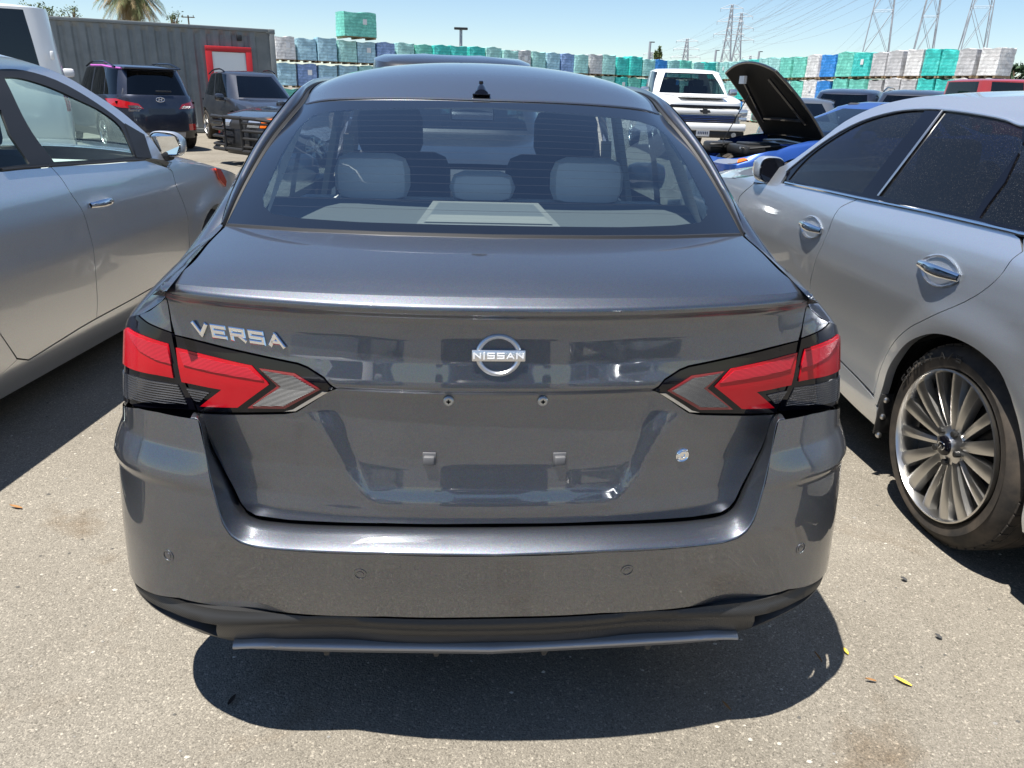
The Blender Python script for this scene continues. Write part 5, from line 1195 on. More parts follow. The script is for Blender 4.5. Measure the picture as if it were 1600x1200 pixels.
    C, H = gen_car("dark_suv", "dark blue SUV behind the blue coupe's roof, left of a longer one", "car", (9.35, 17.9), 216, dict(SUVP, rails=False), NAVY, CARB, TINT)
    C, H = gen_car("dark_suv", "long dark SUV with roof rails just left of the red van", "car", (10.1, 16.3), 217, SUVP, DGREY, CARB, TINT)
    C, H = gen_car("red_suv", "red boxy SUV with black side windows at the right edge", "car", (12.7, 14.9), 92, dict(SUVP, rails=False, W=1.9, L=5.0, gn=9, rn=9, rw=.80, gh=(-2.42, 1.1), roof=(-2.36, .55), belt=[(-2.5, 1.12), (1.2, 1.1), (2.3, 1.0), (2.5, .85)], ghz=[(-2.5, 1.2), (1.1, 1.16)], roofz=[(-2.4, 1.90), (.55, 1.88)], pillars=[(0, .13, 'rear_window'), (.185, .33, 'side_window'), (.35, .52, 'side_window'), (.54, .78, 'side_window'), (.865, 1, 'windscreen')]), CRIMSON, CARB, TINT)
def blue_coupe():
    CP = dict(SEDP, W=1.86, L=4.63, wheels=(-1.41, 1.41), belt=[(-2.31, .98), (-1.2, 1.0), (0, .93), (1.0, .90), (1.8, .80), (2.31, .64)], gh=(-1.7, .95), roof=(-.75, .05), ghz=[(-1.8, 1.04), (-.5, .98), (1.0, .94)], roofz=[(-.8, 1.32), (-.3, 1.375), (.1, 1.34)], pillars=[(0, .15, 'rear_window'), (.27, .38, 'side_window'), (.41, .76, 'side_window'), (.845, 1, 'windscreen')], mirror=(.55, 1.0))
    C, H = gen_car("blue_coupe", "bright blue coupe with its black-lined bonnet raised", "car", (5.52, 9.6), 262, CP, BLUE, None, TINTL, hood_open=.80)
    over(C, H, "headlamp", LAMPGLASS, 0, 0, 0, 0, poly=[(.872, 3.1), (.878, 3.6), (.91, 3.88), (.945, 3.6), (.958, 2.9), (.93, 2.5), (.90, 2.55)], off=.014)
    over(C, H, "side_marker", ORANGE, 0, 0, 0, 0, poly=[(.853, 3.2), (.866, 3.62), (.878, 3.6), (.872, 3.0)], off=.018)
    over(C, H, "grille", INK, .955, 1.0, .8, 2.3)
    # engine bay
    e = MB(); e.box((0, 1.6, .52), (1.5, 1.35, .06)); e.box((0, .93, .80), (1.5, .06, .28)); e.build("engine_bay", DARK, C)
    r = random.Random(3)
    ME = [mat("engine_black", (.02, .02, .02), .45), mat("engine_alloy", (.45, .45, .44), .45, .9), mat("engine_blue", (.02, .08, .35), .4), mat("tank_white", (.6, .58, .5), .5)]
    b = MB(); b.box((0, 1.5, .76), (.62, .66, .14), bev=.04); b.box((0, 1.5, .84), (.36, .5, .04), bev=.015); b.build("engine_cover", ME[0], C)
    b = MB(); b.tube([(-.4, 1.1, .80), (-.15, 1.05, .85), (.2, 1.05, .85), (.45, 1.2, .8)], .045); b.build("intake_pipe", ME[1], C)
    b = MB(); b.tube([(.68, 1.05, .86), (.0, 1.15, .90), (-.68, 1.05, .86)], .02); b.build("strut_brace", ME[1], C)
    b = MB(); b.box((.52, 1.85, .76), (.28, .36, .16), bev=.04); b.build("air_box", ME[0], C)
    b = MB(); b.box((-.52, 1.3, .76), (.2, .28, .18), bev=.02); b.build("battery", ME[0], C); b = MB(); b.box((-.52, 1.3, .86), (.18, .26, .02), bev=.005); b.build("battery_top", ME[2], C)
    b = MB(); b.lathe([(0, .07), (.08, .09), (.12, .06), (.14, .03), (.15, 0)], 16, (0, 0, 1), (-.45, 1.15, .70)); b.build("coolant_tank", ME[3], C)
    for k in range(9):
        b = MB(); x, y = r.uniform(-.6, .6), r.uniform(1.05, 2.0); pts = [(x+r.uniform(-.15, .15)*i, y+r.uniform(-.12, .12)*i, .79+r.uniform(-.03, .05)) for i in range(4)]
        b.tube(crom(pts, 6), .016, 6); b.build("engine_hose", ME[k % 2], C)
    # bonnet: hinged at the windscreen foot, swung up
    n = 13; hinge = np.array([0, .98, .95]); ang = math.radians(52); top = []; P = []
    for i in range(n):
        f = i/(n-1); row = []
        for j in range(n):
            g = -1+2*j/(n-1); wd = .78-.10*f**2; y = 1.25*f*(1-.10*g*g); z = .05*(1-g*g)*math.sin(math.pi*min(1, f*1.0)) + .03*(1-g*g)-.25*f**2*.5
            row.append((g*wd, y, z))
        P.append(row)
    P = np.array(P, float); c, s_ = math.cos(ang), math.sin(ang)
    def rot(Q): Q = np.array(Q, float); Y = Q[..., 1]*c-Q[..., 2]*s_; Z = Q[..., 1]*s_+Q[..., 2]*c; return np.stack([Q[..., 0], Y, Z], -1)+hinge
    hb = MB(); hb.grid(rot(P)); ho = hb.build("bonnet", BLUE, C, sharp=60); fix(ho)
    U = P.copy(); U[..., 0] *= .97; U[..., 2] -= .025; hb = MB(); hb.grid(rot(U)); hl = fix(hb.build("bonnet_lining", mat("bonnet_lining_black", (.006, .006, .006), .75, 0, .2), ho, sharp=60))
    edge = np.vstack([P[0], P[:, -1], P[-1][::-1], P[::-1, 0]]); hb = MB(); hb.tube(rot(edge-np.array([0, 0, .012])), .018, 6); hb.build("bonnet_edge", INK, ho)
    for pts in ([(-.55, .25, -.05), (-.35, 1.0, -.12)], [(.55, .25, -.05), (.35, 1.0, -.12)], [(-.5, .3, -.04), (.5, .3, -.04)]):
        hb = MB(); hb.tube(rot(crom(pts, 5)+np.array([0, 0, .01])), .022, 6); hb.build("bonnet_rib", INK, ho)
    hb = MB(); a_ = rot(np.array([.45, .75, -.06])); hb.tube([(.62, 1.75, .80), a_], .007, 6); hb.build("prop_rod", BLACK, C)
    hb = MB(); hb.box(rot(np.array([.25, 1.02, -.155])), (.14, .04, .10)); hb.build("warning_sticker", PLATE, ho)
def pickup():
    PP = dict(W=2.06, L=5.85, R=.44, wheels=(-1.75, 1.95), sill=.53, clad=.60, mid=1.0, belt=[(-2.92, 1.42), (-.6, 1.42), (1.2, 1.42), (2.2, 1.38), (2.92, 1.29)], gh=(-.62, 1.45), ghz=[(-.7, 1.47), (0, 1.46), (1.5, 1.47)], n=7, gn=7, rn=6, gw=.96, rw=.84,
        roof=(-.45, .72), roofz=[(-.5, 2.00), (.1, 2.04), (.72, 2.00)], pillars=[(0, .19, 'rear_window'), (.27, .45, 'side_window'), (.48, .70, 'side_window'), (.775, 1, 'windscreen')], mirror=(.95, 1.55), mirror_m=SATIN, seats=(.35, -.3), nose_in=.04, bulge=.04)
    C, H = gen_car("white_pickup", "white pickup truck facing the camera with a split black grille", "pickup truck", (5.75, 19.9), 184, PP, WHITE, None, TINTL)
    y = 2.93
    def bx(nm, m, c, d, bev=.02): b = MB(); b.box(c, d, bev=bev); return b.build(nm, m, C)
    bx("upper_grille", BLACKGLOSS, (0, y, 1.215), (1.62, .06, .07)); bx("grille_bar", WHITE, (0, y+.02, 1.115), (1.56, .08, .10)); bx("grille", BLACK, (0, y, .95), (1.5, .06, .16))
    b = MB()
    for z in (.90, .94, .98, 1.01): b.box((0, y+.035, z), (1.4, .02, .012))
    b.build("grille_slats", CHROME, C); bx("bumper", WHITE, (0, y+.02, .775), (1.98, .16, .17), .05); bx("bumper_valance", BLACK, (0, y-.02, .62), (1.95, .12, .16), .04)
    bx("number_plate", PLATE, (0, y+.06, .645), (.31, .02, .16), .004); b = MB(); 
    for i in range(6): b.box((-.105+.042*i, y+.072, .64), (.024, .004, .06))
    b.build("plate_characters", mat("plate_ink", (.03, .05, .12), .6), C)
    for sx in (-1, 1):
        bx("headlamp", LAMPGLASS, (sx*.87, y-.02, 1.10), (.26, .10, .16), .03); bx("headlamp", LAMPGLASS, (sx*.90, y-.02, .96), (.20, .10, .10), .03); b = MB(); b.lathe([(0, .06), (.04, .055), (.04, 0)], 16, (0, 1, 0), (sx*.72, y+.05, .61)); fix(b.build("fog_lamp", LAMPGLASS, C))
    b = MB(); b.prism([(-.13, y+.055, 1.085), (.10, y+.055, 1.085), (.13, y+.055, 1.145), (-.10, y+.055, 1.145)], (0, 0, 0), (0, .02, 0)); b.prism([(-.06, y+.056, 1.06), (.045, y+.056, 1.06), (.06, y+.056, 1.17), (-.045, y+.056, 1.17)], (0, 0, 0), (0, .025, 0)); fix(b.build("emblem", BLACK, C, smooth=False))
    bx("hood_scoop", WHITE, (0, 2.1, 1.43), (1.1, 1.3, .05), .04)
def van():
    VPm = dict(W=2.05, L=5.6, R=.35, wheels=(-1.6, 1.7), sill=.32, clad=.45, mid=.8, belt=[(-2.8, 1.30), (1.4, 1.28), (2.2, 1.05), (2.8, .85)], gh=(-2.76, 1.6), ghz=[(-2.8, 1.36), (1.6, 1.34)], n=9, gn=10, rn=9, gw=1.0, rw=.90, roof=(-2.70, .9), roofz=[(-2.72, 2.36), (0, 2.42), (.9, 2.36)],
        pillars=[(.025, .115, 'rear_window'), (.25, .45, 'side_window'), (.5, .7, 'side_window'), (.875, 1, 'windscreen')], mirror=(1.5, 1.5), tail_in=.02, seats=(.8, -.4))
    C, H = gen_car("white_van", "tall white van seen from behind at the left edge", "van", (-8.2, 13.55), -26, VPm, WHITE, None, TINT)
    over(C, H, "tail_lamp", DLAMP, .14, .165, 2.5, 4.6); over(C, H, "stop_lamp", DLAMP, -.012, .012, 6.97, 7.12, sides=(1,))
    for sx in (-1, 1): b = MB(); b.box((sx*.86, -2.80, 1.72), (.05, .06, .12), bev=.015); b.build("door_hinge", WHITE, C)
    b = MB(); b.tube([(.55, -2.82, 1.55), (.15, -2.82, 1.38)], .015, 6); b.build("rear_wiper", SATIN, C); b = MB(); b.box((0.05, -2.82, 1.05), (.06, .05, .16), bev=.02); b.build("door_handle", BLACK, C)

# ------------------------------------------------------------------ container, pallet loads, pylons, poles, trees
def along(px, py, d):
    r = ray(px, py); return CAM_C+r*(d/r[1])
def container():
    A = onz(85, 25, 2.9); B = onz(427, 46, 2.9); A[2] = B[2] = 0; d = (B-A)/np.linalg.norm(B-A); A = B-d*12.2; nrm_ = np.array([d[1], -d[0], 0.0])
    C = thing("shipping_container", "grey corrugated shipping container with a red-framed white door", "container", tuple(A), math.atan2(d[1], d[0]))
    L, Hh, W_ = 12.2, 2.9, 2.44
    m = mat("container_grey", (0.085, 0.105, 0.108), 0.55, 0.2); n = noise(m, 2.2, 6, .65, objco(m)); r = ramp(m, n.outputs[0], [(.3, (.17, .185, .185)), (.6, (.22, .235, .23)), (.8, (.29, .29, .27))]); ln(m, r.outputs[0], bsdf(m).inputs["Base Color"])
    def wall(yf, sg):
        xs = []; x = .12; pat = [(0, 0), (.13, 0), (.185, .055), (.265, .055), (.335, 0)]
        while x < L-.4:
            for a, b_ in pat[:-1]: xs.append((x+a, b_))
            x += .335
        xs.append((L-.12, 0)); P = []
        for z in (.16, .28, Hh-.22, Hh-.10):
            P.append([(x_, yf+sg*(dd if .2 < z < Hh-.15 else 0), z) for x_, dd in xs])
        return P
    b = MB(); b.grid(wall(-.03, 1)); b.grid(wall(W_-.03, -1)); b.box((L/2, W_/2, Hh-.03), (L-.1, W_-.05, .04)); b.box((.03, W_/2, Hh/2), (.04, W_-.1, Hh-.2)); b.box((L-.03, W_/2, Hh/2), (.04, W_-.1, Hh-.2)); b.build("wall_panel", m, C, sharp=20)
    b = MB()
    for z in (.08, Hh-.05): 
        for y in (0, W_): b.box((L/2, y-.02 if y == 0 else y, z), (L-.2, .10, .12 if z < 1 else .09), bev=.01)
    b.build("rail", m, C)
    for x in (.07, L-.07):
        for y in (0.02, W_): b = MB(); b.box((x, y-.03, Hh/2), (.15, .15, Hh), bev=.012); b.box((x, y-.035, Hh-.07), (.18, .17, .13), bev=.01); b.box((x, y-.035, .07), (.18, .17, .13), bev=.01); b.build("corner_post", m, C)
    # door
    def lx(px, py, z): p = onz(px, py, z)-A; return p@d
    p1 = along(319, 70, 20); 
    def hit(px, py):
        r = ray(px, py); t = ((A-CAM_C)@nrm_)/(r@nrm_); q = CAM_C+r*t; return (q-A)@d, q[2]
    x0, z1 = hit(319, 71); x1, _ = hit(391, 72); q0, w1 = hit(330, 80); q1, _ = hit(381, 82)
    t_ = (q0-x0); b = MB(); rm = mat("red_frame_paint", (.52, .018, .022), .45)
    b.box(((x0+x1)/2, -.09, z1-(z1-w1)/2), (x1-x0, .10, z1-w1), bev=.01); b.box((x0+t_/2, -.09, (z1-.1)/2), (t_, .098, z1-.12), bev=.01); b.box((x1-t_/2, -.09, (z1-.1)/2), (t_, .098, z1-.12), bev=.01); b.build("door_frame", rm, C)
    b = MB(); b.box(((x0+x1)/2, -.07, w1/2+.05), (x1-x0-1.9*t_, .05, w1-.12)); b.build("door", WHITE, C); b = MB(); b.box((x1-t_-.12, -.12, 1.0), (.05, .05, .14), bev=.01); b.build("door_handle", SATIN, C)
    b = MB(); b.box((x1-.3, -.06, Hh-.28), (.14, .12, .16), bev=.02); b.build("wall_lamp", BLACK, C)
WRAPS = {}
def wrapmat(nm, col, rough=.38):
    """plastic sheet over boards: streaky, creased, the board courses showing through"""
    m = mat(nm, col, rough, 0, .5); co = objco(m); b = bsdf(m)
    n = noise(m, 3.2, 6, .7, co, 1.5); w = nd(m, "ShaderNodeTexWave", bands_direction='Z'); w.inputs["Scale"].default_value = 2.1; w.inputs["Distortion"].default_value = 1.2; w.inputs["Detail"].default_value = 2; ln(m, co, w.inputs["Vector"])
    c1 = tuple(min(1, x*1.25+.10) for x in col); c2 = tuple(x*.74 for x in col)
    r = ramp(m, n.outputs[0], [(.32, c2), (.5, col), (.68, c1)]); r2 = ramp(m, w.outputs[0], [(.0, .74), (.35, 1.0), (1, 1.05)])
    ln(m, mix(m, .75, r.outputs[0], r2.outputs[0], 'MULTIPLY'), b.inputs["Base Color"]); n2 = noise(m, 6.5, 4, .6, co, 2.5); bump(m, n2.outputs[0], .6, .04); return m
def pallets():
    WR = {'teal': wrapmat("teal_wrap", (0.05, 0.56, 0.5)), 'pale teal': wrapmat("pale_teal_wrap", (0.36, 0.66, 0.62)), 'sea green': wrapmat("sea_green_wrap", (0.17, 0.6, 0.48)), 'pale blue': wrapmat("pale_blue_wrap", (0.36, 0.58, 0.68)), 'blue': wrapmat("blue_wrap", (0.03, 0.24, 0.66)), 'white': wrapmat("white_wrap", (0.74, 0.72, 0.7)), 'slate blue': wrapmat("slate_blue_wrap", (0.24, 0.36, 0.62)), 'grey': wrapmat("grey_wrap", (0.54, 0.53, 0.53))}
    WOOD = mat("pallet_wood", (.30, .21, .12), .85); LABEL = mat("paper_label", (.75, .75, .75), .6)
    r = random.Random(11); meshes = {}
    def load_mesh(col, var, w, h, dp):
        key = (col, var, round(w, 2))
        if key in meshes: return meshes[key]
        rr = random.Random(var*31+7); n = 9; bm = bmesh.new(); bmesh.ops.create_cube(bm, size=1); bmesh.ops.subdivide_edges(bm, edges=bm.edges[:], cuts=7, use_grid_fill=True)
        for v in bm.verts:
            x, y, z = v.co; s = 1-.05*max(0, abs(x)*2*abs(y)*4-.7)
            amp = .014; v.co = Vector((x*w*s+rr.uniform(-amp, amp), y*dp*s+rr.uniform(-amp, amp), (z+.5)*h+rr.uniform(-amp, amp)*(1 if z > .3 else .4)+(.03*math.sin(7*x+var) if z > .45 else 0)))
        for f in bm.faces: f.smooth = True
        me = bpy.data.meshes.new("wrap"); bm.to_mesh(me); bm.free(); me.set_sharp_from_angle(angle=math.radians(55)); me.materials.append(WR[col]); 
        pb = MB()
        for x in (-.42, 0, .42): pb.box((x*w, 0, -.06), (.10, dp*.96, .085))
        for y in (-.4, -.13, .13, .4): pb.box((0, y*dp, -.008), (w*.98, .12, .02))
        pm = bpy.data.meshes.new("pallet"); pm.from_pydata(pb.V, [], pb.F); pm.materials.append(WOOD)
        lm = None
        if var == 0:
            lb = MB(); lb.box((w*.12, -dp/2-.025, h*.62), (.22, .012, .26)); lm = bpy.data.meshes.new("paper_label"); lm.from_pydata(lb.V, [], lb.F); lm.materials.append(LABEL)
        meshes[key] = (me, pm, lm); return meshes[key]
    ORD = ['first', 'second', 'third', 'fourth', 'fifth', 'sixth', 'seventh', 'eighth', 'ninth', 'tenth', 'eleventh', 'twelfth', 'thirteenth', 'fourteenth', 'fifteenth', 'sixteenth', 'seventeenth', 'eighteenth', 'nineteenth', 'twentieth', 'twenty-first', 'twenty-second', 'twenty-third', 'twenty-fourth', 'twenty-fifth', 'twenty-sixth', 'twenty-seventh']
    LAY = ['bottom', 'middle', 'top', 'fourth']
    def row(A, B, cols, w, rowname, grp, layers=3, h=1.09, pitch=1.25, dp=1.05):
        A, B = np.array(A), np.array(B); d = (B-A)/np.linalg.norm(B-A); n = len(cols[0])
        st = np.linalg.norm(B-A)/n; rz = math.atan2(d[1], d[0])
        for L in range(layers):
            for i in range(n):
                c = cols[min(L, len(cols)-1)][i]
                if c is None: continue
                me, pm, lm = load_mesh(c, r.randrange(6), st*.955, h, dp)
                p = A+d*(st*(i+.5)); o = thing("pallet_load", "%s wrapped pallet load, %s layer, %s from the left in the %s" % (c, LAY[L], ORD[i], rowname), "pallet load", (p[0]+r.uniform(-.03, .03), p[1]+r.uniform(-.12, .12), L*pitch+.10), rz+r.uniform(-.05, .05), grp); o.scale = (1, 1, r.uniform(.92, 1.05))
                for nm, mm in (("wrap", me), ("pallet", pm), ("paper_label", lm)):
                    if mm: ob = bpy.data.objects.new(nm, mm); COL.objects.link(ob); ob.parent = o
    T, P_, G, B_, U, W_, S_, Y = 'teal', 'pale teal', 'sea green', 'pale blue', 'blue', 'white', 'slate blue', 'grey'
    A = onz(425, 54, 3.75); Bm = onz(805, 76, 3.75); A[2] = Bm[2] = 0
    top = [W_, B_, B_, P_, B_, S_, P_, G, T, T, T, P_, P_]; mid = [B_, S_, B_, B_, P_, B_, G, P_, G, T, P_, P_, G]
    row(A, Bm, [mid[::-1], mid, top], 1.1, "left row", "wrapped pallet loads in the left row")
    me, pm, lm = load_mesh(G, 0, 1.9, 1.15, 1.3)
    d = (Bm-A)/np.linalg.norm(Bm-A); q = onz(557, 58, 3.85); q[2] = 3.85; o = thing("pallet_load", "large green wrapped pallet load alone on top of the left row", "pallet load", tuple(q), math.atan2(d[1], d[0])+.12)
    for nm, mm in (("wrap", me), ("pallet", pm), ("paper_label", lm)):
        if mm: ob = bpy.data.objects.new(nm, mm); COL.objects.link(ob); ob.parent = o
    C0 = onz(795, 76, 3.75); C1 = onz(1140, 96, 3.75); C0[2] = C1[2] = 0; dirr = (C1-C0)/np.linalg.norm(C1-C0); C0 = C0+np.array([.3, 1.2, 0]); C1 = C1+np.array([0, 1.2, 0])
    top = [Y, P_, B_, S_, P_, Y, P_, T, T, P_, U, P_, G, P_, T, P_]; mid = [P_, P_, B_, S_, P_, P_, P_, T, G, T, P_, U, P_, T, Y, P_]
    row(C0, C1, [mid[::-1], mid, top], 1.1, "middle row", "wrapped pallet loads in the middle row")
    D0 = onz(1135, 96, 3.75); D1 = onz(1375, 79, 3.75); D2 = onz(1578, 71, 3.75); D0[2] = D1[2] = D2[2] = 0
    top = [P_, P_, P_, T, P_, P_, G, G, W_, U, G, T]; mid = [P_, P_, T, P_, P_, G, P_, G, W_, U, G, G]
    row(D0, D1, [mid[::-1], mid, top], 1.1, "right row", "wrapped pallet loads in the right row")
    top = [Y, Y, W_, T, T, Y, W_]; mid = [Y, Y, Y, T, T, W_, Y]
    row(D1+np.array([.05, -.05, 0]), D2, [mid[::-1], mid, top], 1.6, "nearest right row", "wrapped pallet loads in the nearest right row")
STEEL = mat("hazed_galvanised_steel", (.38, .40, .43), .6, .3)  # galvanised steel, pale because the distant haze is put into its colour
def pylon_mesh(hgt, base, arms=3, th=.16):
    b = MB(); lv = np.r_[0, .22, .40, .54, .66, .76, .84, .91, .96, 1.0]*hgt; wv = np.interp(lv/hgt, [0, .66, 1], [base, base*.32, base*.10])
    cor = [(-1, -1), (1, -1), (1, 1), (-1, 1)]
    for (x, y) in cor: b.tube([(x*w/2, y*w/2, z) for z, w in zip(lv, wv)], th*.6, 4)
    for i in range(len(lv)-1):
        for k in range(4):
            a, c = cor[k], cor[(k+1) % 4]; w0, w1 = wv[i]/2, wv[i+1]/2
            b.tube([(a[0]*w0, a[1]*w0, lv[i]), (c[0]*w1, c[1]*w1, lv[i+1])], th*.32, 4); b.tube([(c[0]*w0, c[1]*w0, lv[i]), (a[0]*w1, a[1]*w1, lv[i+1])], th*.32, 4)
            b.tube([(a[0]*w1, a[1]*w1, lv[i+1]), (c[0]*w1, c[1]*w1, lv[i+1])], th*.3, 4)
    for j in range(arms):
        z = hgt*(.70+.13*j); L = base*(.92-.12*j); w = np.interp(z/hgt, [0, .66, 1], [base, base*.32, base*.10])/2
        for s_ in (-1, 1):
            b.tube([(s_*w, -w, z), (s_*L, 0, z+.1)], th*.35, 4); b.tube([(s_*w, w, z), (s_*L, 0, z+.1)], th*.35, 4); b.tube([(s_*w, 0, z+hgt*.045), (s_*L, 0, z+.1)], th*.35, 4); b.tube([(s_*L, 0, z), (s_*L, 0, z-hgt*.03)], th*.4, 5)
    me = bpy.data.meshes.new("pylon"); me.from_pydata([tuple(map(float, v)) for v in b.V], [], b.F); me.materials.append(STEEL); return me
def pylons():
    spec = [(1520, 73, 150, 46, 5.6, "nearest lattice power pylon, above the white loads at the right edge"), (1443, 76, 185, 50, 5.4, "slim lattice power pylon between two wider ones at the right"), (1368, 80, 170, 48, 6.6, "wide-legged lattice power pylon above the white wrapped loads"),
            (1134, 93, 330, 36, 6.5, "left one of the two overlapping lattice pylons above the pickup"), (1150, 93, 360, 36, 7.2, "right one of the two overlapping lattice pylons above the pickup"), (1071, 90, 360, 25, 7.0, "small lattice pylon standing alone left of the overlapping pair"),
            (1018, 84, 460, 24, 6.5, "small lattice pylon directly behind the dark pole and round tree"), (971, 83, 600, 21, 5.0, "faintest and leftmost lattice pylon"), (1172, 93, 460, 24, 6.5, "small lattice pylon just right of the overlapping pair"), (1271, 88, 480, 23, 5.5, "small lattice pylon between the raised bonnet and the white loads")]
    tops = []
    for px, py, d, h, bw, lab in spec:
        p = along(px, py, d); o = bpy.data.objects.new("power_pylon", pylon_mesh(h, bw, 3, .00062*d+.05)); COL.objects.link(o); o.location = (p[0], p[1], 0); o.rotation_euler = (0, 0, -.45); tag(o, lab, "pylon", "lattice power pylons"); tops.append((np.array([p[0], p[1], 0]), h, bw))
    cab = mat("power_cable", (.25, .27, .30), .6)
    def wire(a, b, r_, lab):
        t = np.linspace(0, 1, 26)[:, None]; P = a+(b-a)*t; P[:, 2] -= (np.linalg.norm(b-a)*.028)*4*(t*(1-t))[:, 0]
        m = MB(); m.tube(P, r_, 4, cap=False); o = m.build("power_line", cab, None); tag(o, lab, "power line", "power lines strung between the pylons")
    pairs = [(2, 3), (0, 4), (1, 5), (2, 6), (0, 9)]; nth = ['lowest', 'middle', 'upper']; k = 0
    base_l = ["thin power line strung between lattice pylons against the blue sky"]
    for a, b in pairs:
        for j in range(3):
            for s_ in (-1, 1):
                (pa, ha, wa), (pb, hb, wb) = tops[a], tops[b]; x = np.array([math.cos(-.45), math.sin(-.45), 0])
                A_ = pa+x*s_*wa*(.92-.12*j)+np.array([0, 0, ha*(.67+.13*j)]); B_ = pb+x*s_*wb*(.92-.12*j)+np.array([0, 0, hb*(.67+.13*j)]); wire(A_, B_, .026, base_l[0])
    # lines leaving the right-hand pylons out of the picture
    for a in (0, 1, 2):
        for j in range(2):
            pa, ha, wa = tops[a]; A_ = pa+np.array([0, 0, ha*(.67+.13*j)]); wire(A_, A_+np.array([110, -20, -3.]), .024, base_l[0])
def poles():
    def pole(px, py0, py1, d, r_, name, lab, head, group=None):
        p = along(px, py1, d); t = along(px, py0, d); h = t[2]; C = thing(name, lab, "pole", (p[0], p[1], 0), 0, group); b = MB(); b.tube([(0, 0, 0), (0, 0, h)], [r_, r_*.8], 8); b.build("shaft", STEEL if head != 'wood' else mat("pole_wood", (.12, .09, .06), .9), C)
        b = MB()
        if head == 'lamp': b.box((.0, 0, h+.05), (.9, .4, .14), bev=.04); b.build("lamp_head", BLACK, C)
        elif head == 'wood': b.box((0, 0, h-.15), (1.1, .07, .08)); b.box((.45, 0, h-.05), (.05, .05, .15)); b.box((-.45, 0, h-.05), (.05, .05, .15)); b.build("crossarm", mat("arm_wood", (.12, .09, .06), .9), C)
        else: b.box((.25, 0, h-.05), (.7, .3, .12), bev=.04); b.build("lamp_head", BLACK, C)
    pole(720, 46, 96, 55, .12, "light_pole", "grey parking lot light pole above the teal pallet loads", 'lamp')
    pole(1014, 65, 90, 110, .20, "light_pole", "dark pole in front of a small pylon beside the round tree", 'arm')
    pole(1117, 78, 95, 140, .22, "light_pole", "short light pole just left of the overlapping pylons", 'arm')
    pole(1184, 80, 98, 140, .22, "light_pole", "short light pole just right of the overlapping pylons", 'arm')
    pole(296, 24, 45, 75, .08, "utility_pole", "wooden utility pole with a crossarm rising behind the container", 'wood')
def leaf_cloud(pts, size, seed, m, name, parent, up=.0):
    r = random.Random(seed); V = []; F_ = []
    for p in pts:
        a = np.array([r.gauss(0, 1) for _ in range(3)]); a /= np.linalg.norm(a); b = np.cross(a, [r.gauss(0, 1), r.gauss(0, 1), r.gauss(0, 1)]); b /= np.linalg.norm(b)+1e-9; s = size*r.uniform(.5, 1.3); k = len(V)
        V += [p-a*s, p+b*s*.38, p+a*s, p-b*s*.38]; F_.append((k, k+1, k+2, k+3))
    return mk(name, V, F_, m, parent, False)
def leafmat(nm, c1, c2):
    m = mat(nm, c1, .7); n = noise(m, 1.3, 4, .6, objco(m)); r = ramp(m, n.outputs[0], [(.35, c1), (.65, c2)]); ln(m, r.outputs[0], bsdf(m).inputs["Base Color"]); return m
